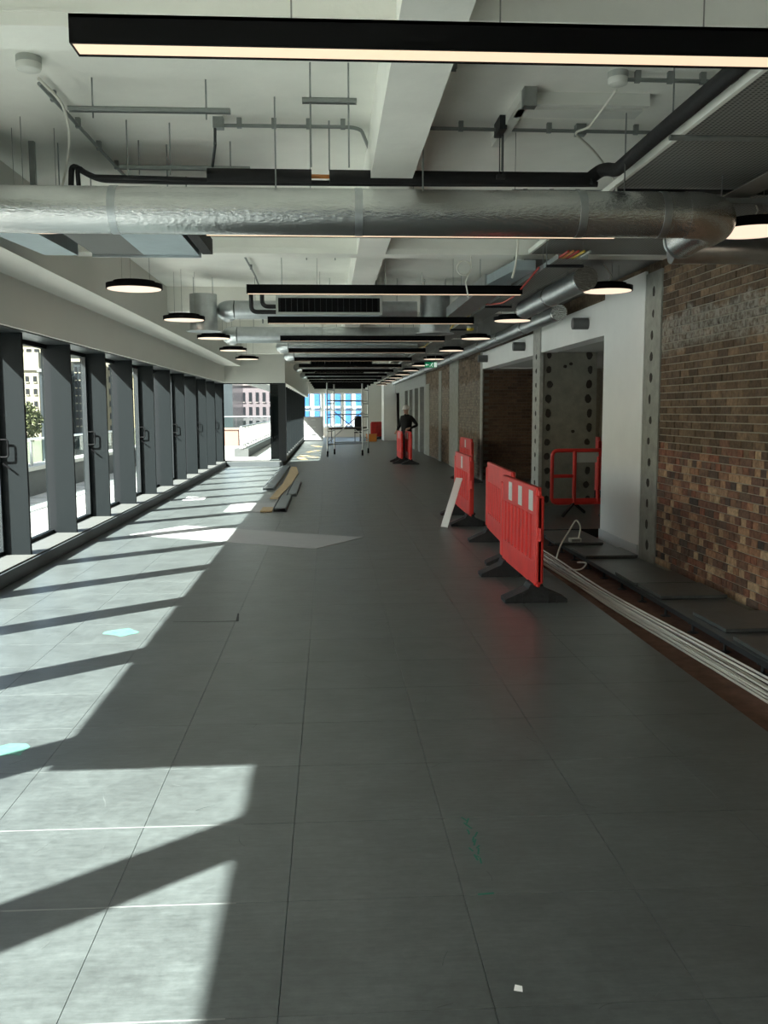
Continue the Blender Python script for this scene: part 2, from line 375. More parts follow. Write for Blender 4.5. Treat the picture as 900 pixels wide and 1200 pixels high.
for r in range(nr):
    for x in cols:
        if ye+T*r > 27.6 and x < -1.9: continue
        rest.box(x+.0007, x+T-.0007, ye+T*r+.0007, ye+T*(r+1)-.0007, -0.036, 0)
XE = cols[-1]+T                       # 2.236: edge of the trench
YT = 12.55                            # far end of the trench
for r in range(int((58.2-YT)/T)):
    for c in range(7):
        x = XE + T*c
        rest.box(x+.0007, x+T-.0007, YT+T*r+.0007, YT+T*(r+1)-.0007, -0.036, 0)
o = rest.build('floor_panel_field', 'floor_tile', floor); o['kind'] = 'stuff'
MB().box(XE-0.02, XE-0.004, -1.2, YT, -0.12, -0.038).build('trench_edge', 'panel_side', floor)
MB().box(XE, 6.5, YT-0.016, YT, -0.12, -0.002).build('trench_edge', 'dark_void', floor)
# panels left in place beside the brick wall, on pedestals
MB().box(XE+T+0.004, XE+T+0.009, 2.2, 12.5, -0.040, -0.003).build('panel_edge', 'dark_metal', floor)
ped = None
for i, y in enumerate([4.05+T*k for k in range(-3, 14)]):
    inst(tile0, (XE+T*1.5+0.01, y+T/2, -0.036), floor)
    for dx in (0.03, T-0.03):
        w = (XE+T+dx+0.01, y, -0.12)
        if ped is None:
            ped = MB().lathe((0, 0, 0), [(0.045, 0), (0.045, 0.006), (0.012, 0.012), (0.012, 0.07), (0.04, 0.074), (0.04, 0.084)], 10).build('pedestal', 'dark_metal', floor)
            ped.location = Vector(w) - WO[floor]
        else: inst(ped, w, floor)

# ---------------- ceiling: slab and downstand beams
ceil = MB().box(-3.7, 6.5, -3.0, 60, ZS, ZS+0.25).build('ceiling', 'ceiling_paint'); tag(ceil, 'off-white painted concrete soffit crossed by downstand beams', 'ceiling', kind='structure')
BY = [4.118 + 5.587*k for k in range(-1, 10)]
TR = 2
BEAM = {}
for y in BY:
    o = MB().box(-2.59 if y < 28 else -1.3, XW, y, y+0.26, ZB, ZS).build('trim_%d' % TR, 'ceiling_paint'); TR += 1; BEAM[y] = o
    tag(o, 'off-white downstand concrete beam crossing the ceiling', 'beam', 'cross beams of the ceiling', 'structure')
o = MB().box(0.30, 0.59, -3, 58, ZB-0.002, ZS-0.001).build('trim_%d' % TR, 'ceiling_paint'); TR += 1
tag(o, 'off-white spine beam running the length of the ceiling', 'beam', None, 'structure')
for y in BY[1:4]:
    MB().box(-2.58, XW, y-0.006, y, ZB+0.055, ZB+0.066).build('formwork_line', 'ceiling_paint', BEAM[y])
for y0 in BY[1:8]:                                       # perforated lining in the bays over the right side
    y1 = y0 + 5.587
    pp = MB().box(2.10, XW, y0+0.27, y1-0.01, ZB+0.01, ZB+0.03).build('trim_%d' % TR, 'perforated_metal'); TR += 1
    tag(pp, 'grey perforated metal lining between the beams on the brick side', 'lining', 'perforated linings', 'structure')
    MB().box(2.072, 2.10, y0+0.27, y1-0.01, ZB+0.005, ZB+0.05).build('edge_angle', 'ceiling_paint', pp)
# ---------------- left bulkhead
YN, YJ = 2.25, 27.6
wl_ = MB().extr([(-3.6, 2.47), (XK, 2.47), (XK, 2.95), (-2.59, 2.95), (-2.59, ZS), (-3.6, ZS)], 'y', YN, YJ).build('wall_left', 'bulkhead_paint')
tag(wl_, 'long pale stepped bulkhead above the window wall', 'wall', kind='structure')
MB().box(-3.6, -2.59, YN, YN+0.25, 2.47, ZS-0.01).build('bulkhead_shadow_block', 'bulkhead_paint', wl_)  # unseen downstand, added to cast the squared shadow step on the floor
o = MB().box(-3.6, -1.3, YJ+0.0, YJ+0.42, 2.47, ZS).build('wall_return', 'bulkhead_paint'); tag(o, 'pale bulkhead over the glazed end bay', 'wall', kind='structure')
wl2 = MB().box(-1.95, -1.3, YJ+0.42, 58, 2.47, ZS).build('wall_left_far', 'bulkhead_paint'); tag(wl2, 'pale bulkhead over the dark far window wall', 'wall', kind='structure')
MB().box(-3.6, XK-0.035, YN, YJ, 2.456, 2.47).build('head_trim', 'frame_dark', wl_)
MB().box(-2.6, -1.95, YJ+0.42, 58, 2.47, 2.6).build('canopy', 'frame_dark', wl2)
# ---------------- kerb and sill under the glazing
k = MB().box(-3.55, XK, -3, YJ+0.45, -0.12, 0.135); k.box(-3.08, -1.40, YJ-0.02, YJ+0.45, -0.12, 0.135); k.box(-1.85, -1.43, YJ+0.45, 58, -0.12, 0.135)
kerb = k.build('trim_1', 'kerb_grey'); tag(kerb, 'dark grey kerb running along the foot of the windows', 'kerb', kind='structure')
MB().box(-3.55, XK-0.03, -3, YJ+0.4, 0.1352, 0.15).build('sill', 'sill_sunlit', kerb)
MB().box(-3.1, -1.43, YJ+0.06, YJ+0.43, 0.1352, 0.15).build('sill', 'sill_sunlit', kerb)
MB().box(-1.85, -1.46, YJ+0.45, 58, 0.1352, 0.15).build('sill', 'sill_sunlit', kerb)

# ---------------- windows of the left side: one glazed bay each
YM = [9.805 + 1.777*k for k in range(-7, 11)]
wi = 0
def d_handle(x, y, parent):
    hd = MB().tube(fillet([(x-0.045, y, 1.18), (x+0.05, y, 1.18), (x+0.05, y, 1.36), (x-0.045, y, 1.36)], 0.03), 0.009, 8).build('door_handle', 'black_paint', parent, True)
    MB().tube([(x-0.01, y, 1.115), (x+0.06, y, 1.06)], 0.010, 8).build('lock_lever', 'black_paint', hd)
for i, y in enumerate(YM):
    wi += 1
    top = 2.455 if y > YN else 3.40
    y1 = YM[i+1] if i+1 < len(YM) else YJ+0.3
    w = empty('window_%d' % wi, (-3.3, y, 0.15), 'tall glazed bay of the window wall with a deep dark grey fin', 'window', 'bays of the long window wall', 'structure')
    MB().box(-3.42, -3.155, y, y+0.05, 0.15, top).build('mullion_fin', 'fin_grey', w)
    fr = MB()
    fr.box(-3.50, -3.42, y, y+0.09, 0.15, top).box(-3.49, -3.43, y+0.09, y1-0.001, 0.15, 0.19).box(-3.49, -3.43, y+0.09, y1-0.001, top-0.05, top)
    fr.build('window_frame', 'fin_grey', w)
    if i % 2 == 1:
        MB().box(-3.475, -3.415, y-0.055, y-0.003, 0.19, top-0.05).build('door_stile', 'frame_dark', w)
        d_handle(-3.37, y-0.05, w)
    MB().box(-3.464, -3.456, y+0.09, y1-0.06, 0.19, top-0.05).build('pane', 'pane_glass', w)
# end return facing down the room
wi += 1
w = empty('window_%d' % wi, (-2.3, YJ+0.3, 0.15), 'glazed end bay looking out on the railed terrace', 'window', None, 'structure')
f_ = MB().box(-3.42, -3.14, YJ+0.25, YJ+0.35, 0.15, 2.47).box(-3.14, -1.5, YJ+0.27, YJ+0.33, 2.44, 2.47).box(-3.14, -1.5, YJ+0.27, YJ+0.33, 0.15, 0.17)
f_.build('window_frame', 'fin_grey', w)
MB().box(-1.52, -1.30, YJ+0.2, YJ+0.5, 0.15, 2.47).build('corner_post', 'frame_dark', w)
MB().box(-3.14, -1.52, YJ+0.296, YJ+0.304, 0.17, 2.44).build('pane', 'pane_glass', w)
# second facade beyond the corner
y = YJ + 1.5; i = 0
while y < 57:
    wi += 1
    w = empty('window_%d' % wi, (-1.6, y, 0.15), 'dark finned glazed bay beyond the corner post', 'window', 'bays of the far window wall', 'structure')
    MB().box(-1.78, -1.45, y, y+0.05, 0.15, 2.47).build('mullion_fin', 'fin_grey', w)
    MB().box(-1.84, -1.78, y-0.08, y+0.08, 0.15, 2.47).box(-1.83, -1.79, y+0.08, y+1.69, 0.15, 0.19).box(-1.83, -1.79, y+0.08, y+1.69, 2.42, 2.47).build('window_frame', 'fin_grey', w)
    MB().box(-1.814, -1.806, y+0.08, y+1.69, 0.19, 2.42).build('pane', 'pane_glass', w)
    y += 1.777

# ---------------- right wall
wr = MB().box(XW+0.012, XW+0.30, -3.0, 9.93, -0.12, ZS).build('wall_right', 'mortar'); tag(wr, 'exposed old brick wall with strips of raw plaster and white piers', 'wall', kind='structure')
# bricks of the near stretch
def brick_spots(y0, y1, z0, z1):
    out = []
    r = 0; 
    while True:
        z = -0.2 + 0.075*r
        if z > z1: break
        if z >= z0:
            hd = (r % 2 == 1 and r < 20); wd = 0.1125 if hd else 0.225; off = 0.05625 if hd else 0.1125*(r % 2)
            c0 = math.floor((y0+20+off)/wd)
            for c in range(c0, math.floor((y1+20+off)/wd)+1):
                a = max(y0, c*wd - 20 - off); b = min(y1, (c+1)*wd - 20 - off)
                if b-a > 0.03: out.append((a, b, z))
        r += 1
    return out
spots = brick_spots(3.0, 9.92, -0.12, 3.60)
vis = [s for s in spots if 7.1 < s[0] < 9.9 and abs((s[1]-s[0])-0.225) < 1e-4 and 0.0 < s[2] < 3.05]
vis.sort(key=lambda s: (s[0]-7.2)**2*0.6 + abs(s[2]-1.6)*0.5)
parts = set(vis[:300]); b0 = []
for v in range(3):
    e = 0.0025*v
    b0.append(MB().box(0, 0.035+e, 0.006, 0.219, 0.005, 0.070, 0.005))
proto = [None]*3; restb = MB()
for s in spots:
    k = random.randrange(3); e = random.uniform(-0.003, 0.004)
    if s in parts:
        wpos = (XW-0.004+e+0.02, (s[0]+s[1])/2, s[2]+0.005)
        if proto[k] is None:
            proto[k] = b0[k].build('brick', 'brick_near', wr); proto[k].location = Vector(wpos) - WO[wr]
        else: inst(proto[k], wpos, wr, 'brick')
    else:
        restb.box(XW-0.004+e, XW+0.02, s[0]+0.006, s[1]-0.006, s[2]+0.005, s[2]+0.070)
o = restb.build('brick_field', 'brick_near', wr); o['kind'] = 'stuff'
st = MB().box(XW-0.015, XW+0.3, 9.93, 10.435, -0.12, 3.16).build('plaster_strip', 'raw_plaster', wr)
for kk in range(13):
    z = 0.12 + 0.235*kk
    yy = 10.20 + random.uniform(-0.03, 0.03); hh = random.uniform(0.045, 0.07); ww = random.uniform(0.03, 0.055)
    dab((XW-0.019, yy, z), 'x', ww, hh, st)
# white pier and fascia over the openings
wp = MB().box(XW-0.02, XW+0.25, 10.445, 11.98, -0.12, 3.2).build('white_pier', 'white_wall', wr)
MB().box(XW-0.035, XW-0.02, 10.46, 11.995, -0.12, 0.075).build('skirting', 'skirting', wp)
MB().box(XW-0.02, XW+0.25, 11.98, 15.60, 2.61, 3.06).box(XW-0.02, XW+0.25, 16.12, 21.62, 2.60, 2.98).build('white_fascia', 'white_wall', wr)
MB().box(XW+0.01, XW+0.25, 10.0, 21.6, 3.06, ZS).build('upper_brick', 'brick_far', wr)
MB().box(XW+0.23, 6.5, 11.98, 21.62, 2.62, 2.80).build('recess_soffit', 'bulkhead_paint', wr)
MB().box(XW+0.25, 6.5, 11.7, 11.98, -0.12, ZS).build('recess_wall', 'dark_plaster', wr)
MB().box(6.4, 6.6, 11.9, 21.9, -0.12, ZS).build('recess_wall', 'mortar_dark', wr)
MB().box(XW+0.25, 6.5, YT-0.9, 21.7, -0.13, -0.119).build('recess_floor', 'subfloor_brown', wr)
# plastered return wall with rows of fixing dabs, pale end face
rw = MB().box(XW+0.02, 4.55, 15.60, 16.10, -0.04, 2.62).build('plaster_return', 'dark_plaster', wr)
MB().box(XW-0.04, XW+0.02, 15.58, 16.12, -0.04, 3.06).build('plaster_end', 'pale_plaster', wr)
for kk in range(11):
    for X in (3.72, 4.42):
        dab((X+random.uniform(-.02, .02), 15.596, 0.12+0.245*kk), 'y', random.uniform(.045, .06), random.uniform(.06, .085), rw)
    dab((XW-0.044, 15.85, 0.15+0.24*kk), 'x', 0.06, 0.05, rw)
for (X, z) in ((4.1, 2.42), (4.15, 1.28), (4.0, 2.38)):
    dab((X, 15.596, z), 'y', 0.035, 0.03, rw)
MB().box(4.62, 4.70, 15.2, 15.3, 1.9, 2.62).build('white_downpipe', 'white_wall', wr)
# brick return wall (facing down the room), bricks one by one
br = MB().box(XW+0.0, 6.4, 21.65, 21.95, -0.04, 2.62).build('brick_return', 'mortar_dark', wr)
bp_ = MB().box(0.006, 0.219, 0, 0.03, 0.005, 0.070, 0.004); bp0 = None; rb = MB(); cnt = 0
for r in range(1, 38):
    z = -0.2 + 0.075*r
    if z < -0.03 or z > 2.56: continue
    off = 0.1125*(r % 2); c0 = math.ceil((XW+20+off)/0.225)
    for c in range(c0, c0+11):
        x = c*0.225 - 20 - off
        if x + .225 > 6.3: continue
        if x < 4.9 and cnt < 290:
            cnt += 1
            wpos = (x+0.1125, 21.643+random.uniform(-.003, .003), z+0.005)
            if bp0 is None: bp0 = bp_.build('brick', 'brick_return', br); bp0.location = Vector(wpos) - WO[br]
            else: inst(bp0, wpos, br, 'brick')
        else: rb.box(x+.006, x+.219, 21.63, 21.66, z+.005, z+.070)
o = rb.build('brick_field', 'brick_return', br); o['kind'] = 'stuff'
MB().box(XW-0.03, XW+0.0, 21.6, 21.85, -0.04, 3.0).build('plaster_edge', 'pale_plaster', br)
# far brick stretch
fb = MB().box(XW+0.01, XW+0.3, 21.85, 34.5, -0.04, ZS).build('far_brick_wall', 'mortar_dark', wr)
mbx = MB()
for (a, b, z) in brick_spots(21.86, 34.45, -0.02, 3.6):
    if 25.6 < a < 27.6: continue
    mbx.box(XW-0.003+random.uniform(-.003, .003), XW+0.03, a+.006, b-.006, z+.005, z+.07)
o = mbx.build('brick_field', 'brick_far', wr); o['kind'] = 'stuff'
MB().box(XW-0.02, XW+0.02, 25.7, 27.6, -0.04, 3.3).build('plaster_strip', 'raw_plaster', wr)
MB().box(XW-0.02, XW+0.02, 29.6, 30.3, -0.04, 2.9).build('plaster_strip', 'raw_plaster', wr)
MB().box(XW-0.02, XW+0.02, 33.2, 34.5, -0.04, 2.6).build('plaster_strip', 'raw_plaster', wr)
# studs with dark openings between
MB().box(XW+0.8, XW+0.9, 34.5, 60, -0.04, ZS).build('dark_backing', 'dark_void', wr)
for y0, y1 in ((34.5, 35.0), (36.6, 37.3), (38.9, 39.8), (41.4, 42.2), (43.9, 47.4), (52.8, 60)):
    MB().box(XW-0.02, XW+0.2, y0, y1, -0.04, 2.55).build('stud_panel', 'stud_grey', wr)
MB().box(XW-0.02, XW+0.2, 34.5, 60, 2.55, ZS).build('stud_header', 'stud_grey', wr)
MB().box(2.95, XW+0.05, 50.2, 52.4, -0.04, 3.1).build('white_pillar', 'white_wall', wr)
# ---------------- far end
wf = MB().box(-2.2, 6.6, 58.2, 58.4, 2.75, ZS).box(-2.2, 6.6, 58.2, 58.4, -0.12, 0.55).box(2.1, 6.6, 58.2, 58.4, 0.55, 2.75).build('wall_far', 'bulkhead_paint'); tag(wf, 'far end wall above and below the wide bright windows', 'wall', kind='structure')
for j in range(3):
    wi += 1
    x0 = -1.7 + 1.27*j
    w = empty('window_%d' % wi, (x0+0.63, 58.3, 0.55), 'bright far end window with white frame', 'window', 'windows in the far end wall', 'structure')
    f_ = MB().box(x0, x0+0.07, 58.24, 58.34, 0.55, 2.75).box(x0+1.2, x0+1.27, 58.24, 58.34, 0.55, 2.75).box(x0+.07, x0+1.2, 58.24, 58.34, 0.55, 0.62).box(x0+.07, x0+1.2, 58.24, 58.34, 2.68, 2.75).box(x0+.07, x0+1.2, 58.24, 58.34, 1.62, 1.7)
    f_.build('window_frame', 'white_wall', w)
    MB().box(x0+.07, x0+1.2, 58.285, 58.292, 0.62, 1.62).build('pane', 'pane_glass', w)
    MB().box(x0+.07, x0+1.2, 58.285, 58.292, 1.7, 2.68).build('pane', 'pane_glass', w)
wb = MB().box(-3.7, 6.6, -3.1, -3.0, -0.12, ZS).build('wall_back', 'white_wall'); tag(wb, 'plain pale wall closing the room opposite the far windows', 'wall', kind='structure')

# ================================================================== OUTSIDE
ter = MB().box(-9.5, -3.56, -6, YJ+0.46, -0.2, 0.0).box(-9.5, -1.86, YJ+0.46, 75, -0.2, 0.0).build('terrace', 'terrace_paving'); tag(ter, 'pale paved roof terrace outside the window wall', 'terrace', kind='structure')
pj = MB()
for yy in range(-4, 74, 1): pj.box(-5.78, -3.58, yy, yy+0.012, 0.0, 0.003)
pj.build('paving_joint', 'parapet_wall', ter)['kind'] = 'stuff'
city = MB().box(-500, 500, -300, 900, -16, -15).build('ground', 'city_ground'); tag(city, 'grey street level far below the terrace', 'ground', kind='structure')
par = empty('parapet', (-5.95, 15, 0), 'dark low parapet with white coping and glass railing along the terrace', 'parapet')
MB().box(-6.1, -5.82, -6, 33, 0.0, 0.50).build('upstand', 'parapet_wall', par)
MB().box(-6.16, -5.76, -6, 33, 0.50, 0.575).build('coping', 'coping_white', par)
MB().tube([(-5.95, -6, 1.10), (-5.95, 33, 1.10)], 0.025, 8).build('handrail', 'alu', par)
for q in range(26):
    yy = -5.2 + 1.5*q
    MB().box(-5.97, -5.93, yy-0.03, yy+0.03, 0.575, 1.08).build('post', 'alu', par)
    MB().box(-5.955, -5.945, yy+0.06, yy+1.44, 0.62, 1.06).build('glass_panel', 'rail_glass', par)
# railing that runs off beyond the end bay
p0 = PZ(283, 530, 0.0); p1 = PZ(326, 511, 0.0)
p0 = Vector((-3.15, 33.2, 0)); p1 = Vector((-3.25, 59.4, 0))
rl = empty('terrace_railing', p0, 'steel and glass railing on a dark upstand beyond the end bay', 'railing')
MB().beam(p0+Vector((0, 0, 0.15)), p1+Vector((0, 0, 0.15)), 0.5, 0.3).build('upstand', 'parapet_wall', rl)
MB().beam(p0+Vector((0, 0, 1.08)), p1+Vector((0, 0, 1.08)), 0.06, 0.05).build('handrail', 'alu', rl)
MB().beam(p0+Vector((0, 0, 0.42)), p1+Vector((0, 0, 0.42)), 0.05, 0.04).build('bottom_rail', 'alu', rl)
for q in range(20):
    p = p0.lerp(p1, q/19)
    MB().box(p.x-0.05, p.x+0.05, p.y-0.03, p.y+0.03, 0.3, 1.06).build('post', 'coping_white', rl)
    if q < 19:
        e = p0.lerp(p1, (q+1)/19); MB().beam(p.lerp(e, .08)+Vector((0, 0, .75)), p.lerp(e, .92)+Vector((0, 0, .75)), 0.012, 0.55).build('glass_panel', 'rail_glass', rl)
gb = empty('glass_balustrade', (-6.0, 60, 0), 'pale glass balustrade across the end of the terrace', 'railing')
MB().box(-12, -1.9, 60, 60.3, 0, 0.35).build('upstand', 'coping_white', gb)
for q in range(10): MB().box(-12+1.0*q+.03, -11.03+1.0*q, 60.1, 60.12, 0.35, 1.25).build('glass_panel', 'rail_glass', gb)
MB().box(-12, -1.9, 60.06, 60.16, 1.25, 1.3).build('handrail', 'alu', gb)
pb = one('planter_wall', MB().box(-6.3, -4.3, 44, 45.2, 0, 0.75, 0.02).box(-6.35, -4.25, 43.95, 45.25, 0.75, 0.83, 0.01), 'red_brick_far', 'low brick planter wall on the terrace beyond the end bay', 'planter')
rbx = one('brick_plinth', MB().box(-8.6, -6.4, 17.5, 19.6, -0.2, 1.12).box(-8.7, -6.3, 17.4, 19.7, 1.12, 1.2), 'red_brick_far', 'red brick plinth behind the terrace railing', 'plinth')

def facade(name, label, x0, x1, ytop, D, wall, cols, rows, win, ledge=None, depth=25, zbot=-15, roof=None):
    """a far block standing at distance D whose front spans photo columns x0..x1 and rises to photo row ytop"""
    a = PY(x0, ytop, D); b = PY(x1, ytop, D); zt = a.z
    r = empty(name, ((a.x+b.x)/2, D+depth/2, zbot), label, 'building')
    MB().box(a.x, b.x, D, D+depth, zbot, zt).build('wall', wall, r)
    W_ = b.x-a.x
    if cols:
        proto_w = None
        for i in range(cols):
            for (yt, yb) in rows:
                zc = PY(x0, yt, D).z; zd = PY(x0, yb, D).z
                cx = a.x + W_*(i+0.5)/cols; hw = W_/cols*win/2
                wv = MB().box(cx-hw, cx+hw, D-0.12, D+0.1, zd, zc)
                f = wv.build('window', 'window_dark', r)
                MB().box(cx-hw*1.1, cx+hw*1.1, D-0.25, D-0.02, zd-0.25, zd).build('sill', ledge or wall, f)
    MB().box(a.x-0.4, b.x+0.4, D-0.5, D+depth+0.4, zt, zt+0.7).build('cornice', ledge or wall, r)
    if roof: MB().box(a.x+W_*.1, b.x-W_*.1, D+3, D+depth-3, zt+0.7, zt+0.7+roof).build('roof_storey', ledge or wall, r)
    return r
rowsA = [(441+14.7*q, 447.5+14.7*q) for q in range(5)]
facade('office_block', 'cream stone office block with small square windows', 8, 45, 434, 240, 'cream_stone', 4, rowsA, 0.42, 'cream_stone', roof=4)
facade('glass_tower', 'dark glass tower next to the cream office block', 46, 64, 436, 205, 'glass_tower', 0, [], 0, 'duct_grey')
facade('terraced_block', 'stepped pale block with roof terraces behind the office block', 10, 66, 404, 275, 'cream_stone', 6, [(409, 413), (417, 421), (425, 429)], 0.6, 'coping_white', roof=9)
facade('slim_tower', 'slim dark glass tower framed by cream piers', 86, 100, 424, 215, 'glass_tower', 3, [(430+9*q, 436+9*q) for q in range(8)], 0.5, 'cream_stone')
facade('corner_block', 'tall cream block behind the slim tower', 74, 112, 410, 306, 'cream_stone', 3, [(418+12*q, 424+12*q) for q in range(7)], 0.3, 'coping_white')
facade('narrow_block', 'narrow cream block with one column of square windows per pier', 122, 150, 414, 230, 'cream_stone', 2, [(427+14.3*q, 434+14.3*q) for q in range(6)], 0.36, 'cream_stone')
facade('yellow_block', 'yellow stone block with dark attic band', 151, 176, 440, 205, 'yellow_stone', 0, [], 0, 'duct_grey', roof=5)
facade('pale_block', 'long pale block seen between the far fins', 176, 262, 432, 270, 'cream_stone', 8, [(440+12*q, 446+12*q) for q in range(5)], 0.4, 'coping_white')
mv = facade('mauve_building', 'mauve stone building with tall windows beyond the end bay', 273, 321, 452, 240, 'mauve_stone', 6, [(460, 471), (477, 487), (493, 502)], 0.42, 'mauve_trim')
facade('dark_office', 'dark glazed office slab beside the mauve building', 252, 272, 446, 205, 'glass_tower', 0, [], 0, 'window_dark')
facade('grey_block', 'light grey block behind the mauve building', 318, 352, 446, 300, 'pale_panel', 4, [(455, 460), (466, 471), (477, 482)], 0.5, 'coping_white')
bl = facade('blue_clad_building', 'building with blue and white cladding panels beyond the far windows', 340, 450, 420, 110, 'pale_panel', 9, [(440, 456), (459, 476), (479, 497), (500, 515)], 0.5, 'pale_panel')
for ch in bl.children:
    if ch.name.startswith('window'): ch.data.materials[0] = MATS['blue_panel']
tr = empty('street_tree', (PY(29, 500, 130).x, 130, -15), 'small olive green tree rising behind the terrace railing', 'tree')
MB().tube([(PY(29, 500, 130).x, 130, -15), (PY(29, 500, 130).x, 130, -1)], [0.3, 0.18], 8).build('trunk', 'bark', tr)
lv = MB(); cx = PY(30, 495, 130)
for q in range(900):
    t = random.random()*2*math.pi; ph = math.acos(random.uniform(-1, 1)); rr = 2.3*random.random()**0.4
    c = cx + Vector((rr*math.sin(ph)*math.cos(t), rr*math.sin(ph)*math.sin(t), 1.25*rr*math.cos(ph)))
    a = Vector((random.uniform(-1, 1), random.uniform(-1, 1), random.uniform(-1, 1))).normalized()*0.3; b = a.orthogonal().normalized()*0.18
    lv.add([c-a, c+b, c+a, c-b], [(0, 1, 2, 3)])
lv.build('foliage', 'leaf', tr)['kind'] = 'stuff'

# ================================================================== LIGHTS
def linear_light(Y, x0=-0.87, x1=2.11, z=2.90, depth=0.13, label=None):
    t = empty('linear_light', ((x0+x1)/2, Y, z), label or 'black linear pendant light with warm diffuser hung across the room', 'lamp', 'row of linear pendant lights')
    h = MB()
    h.box(x0, x1, Y-depth/2, Y-depth/2+0.012, z, z+0.095).box(x0, x1, Y+depth/2-0.012, Y+depth/2, z, z+0.095).box(x0, x1, Y-depth/2, Y+depth/2, z+0.083, z+0.095)
    h.build('housing', 'black_paint', t)
    for x in (x0-0.004, x1): MB().box(x, x+0.004, Y-depth/2, Y+depth/2, z, z+0.095).build('end_cap', 'black_paint', t)
    MB().box(x0+0.002, x1-0.002, Y-depth/2+0.013, Y+depth/2-0.013, z+0.004, z+0.02).build('diffuser', 'diffuser', t)
    for x in (x0+0.75, (x0+x1)/2, x1-0.75):
        MB().tube([(x, Y, z+0.095), (x, Y, ZS)], 0.0025 if Y > 4 else 0.003, 6).build('suspension_wire', 'steel_wire', t)
    return t
linear_light(3.42, depth=0.128, label='black linear pendant light with warm diffuser hung before the foil duct')
linear_light(6.83, label='black linear pendant light hung just behind the foil duct')
ORD = ['second', 'third', 'fourth', 'fifth', 'sixth', 'seventh', 'eighth', 'ninth', 'tenth', 'eleventh', 'twelfth', 'thirteenth']
for n in range(3, 17):
    if n == 3: linear_light(10.2, label='black linear pendant light hung in front of the black fan coil grille')
    elif n == 4: linear_light(13.6, label='black linear pendant light hung close behind the fan coil grille')
    else: linear_light(3.4*n, label='black linear pendant light, %s one beyond the fan coil grille' % ORD[n-5])
def disc_light(X, Y, label, group, z=2.945, R=0.295):
    t = empty('disc_light', (X, Y, z), label, 'lamp', group)
    MB().lathe((X, Y, z), [(R-0.012, 0.004), (R, 0.0), (R, 0.055), (R*0.75, 0.058), (R*0.74, 0.085), (0.03, 0.087)], 40).build('housing', 'black_paint', t, True)
    MB().lathe((X, Y, z-0.001), [(R-0.016, 0.0), (R-0.014, 0.004)], 40).build('diffuser', 'diffuser_disc', t)
    for k in range(3):
        a = 2.1*k+0.5; MB().tube([(X+0.17*math.cos(a), Y+0.17*math.sin(a), z+0.085), (X+0.17*math.cos(a), Y+0.17*math.sin(a), ZB-0.01 if X > 2 else ZS)], 0.0025, 6).build('suspension_wire', 'steel_wire', t)
    return t
for n in range(2, 13):
    if 3.4*n > 27: break
    lb = {2: 'round black pendant light half behind the foil duct end', 3: 'round black pendant light under the rectangular duct'}.get(n, 'round black disc pendant light beside the bulkhead, %s beyond the rectangular duct' % ORD[n-4 if n > 3 else 0])
    disc_light(-2.07, 3.4*n, lb, 'disc lights along the window side')
for n in range(2, 15):
    X = 3.12 if n == 2 else 3.07 if n == 3 else 2.69
    lb = {2: 'large round black pendant light by the duct elbow and brick wall', 3: 'round black pendant light in front of the white pier'}.get(n, 'round black disc pendant light by the cable tray, %s counting from the white pier' % ORD[n-4 if n > 3 else 0])
    d = disc_light(X, 3.4*n, lb, 'disc lights along the brick side', R=0.295 if n < 3 else 0.275)
    if n < 4: MB().tube([(X, 3.4*n, 3.03), (X+0.04, 3.4*n, 3.10), (X+0.01, 3.4*n, 3.16), (X-0.05, 3.4*n, ZB-0.005)], 0.006, 8).build('flex', 'white_cable', d, True)

# ================================================================== DUCTS
def ring(mb, c, axis, r, w=0.02, t=0.006):
    mb.lathe(c, [(r-0.002, -w/2), (r+t, -w/2), (r+t, w/2), (r-0.002, w/2)], 28, axis)
# the big foil duct across the room, elbow at its end
DY, DZ, DR = 6.15, 2.926, 0.146
t = empty('foil_duct', (0, DY, DZ-DR), 'large round foil wrapped duct crossing the room under the beams', 'duct')
XEL = 2.38
path = [(-2.585+0.19*k, DY, DZ) for k in range(int((XEL+2.585)/0.19)+1)]
m_ = MB().tube(path, DR, 36); m_.build('duct_barrel', 'foil', t, True)
el = [Vector((path[-1][0], DY, DZ))]
for k in range(9):
    a = math.pi/2*k/8; el.append(Vector((XEL + 0.26*math.sin(a), DY + 0.26*(1-math.cos(a)), DZ)))
el.append(Vector((XEL+0.26, DY+0.30, DZ)))
MB().tube(el, DR+0.003, 32).build('elbow', 'foil', t, True)
MB().tube([(XEL+0.26, DY+0.30, DZ), (XEL+0.26, DY+0.75, DZ-0.02)], DR-0.015, 32).build('branch_stub', 'foil', t, True)
rg = MB(); ring(rg, (XEL+0.26, DY+0.77, DZ-0.02), 'y', DR-0.012, 0.03); rg.build('end_collar', 'galv', t, True)
for x in (-1.35, 0.2, 1.65, 2.2):
    rg = MB(); ring(rg, (x, DY, DZ), 'x', DR, 0.05, 0.003); rg.build('foil_seam', 'galv', t, True)
for x in (-2.3, -0.33, 0.62, 1.95):
    MB().tube([(x, DY, DZ+DR), (x, DY, ZS)], 0.005, 6).build('drop_rod', 'strut', t)
t = empty('branch_duct', (3.1, 6.95, 2.80), 'round dull duct running from the elbow into the brick wall', 'duct')
MB().tube([(2.72, 7.35, 2.90), (XW-0.02, 7.35, 2.90)], 0.10, 28).build('duct_barrel', 'galv', t, True)
MB().tube([(2.9, 7.35, 3.0), (2.9, 7.35, ZB)], 0.005, 6).build('drop_rod', 'strut', t)
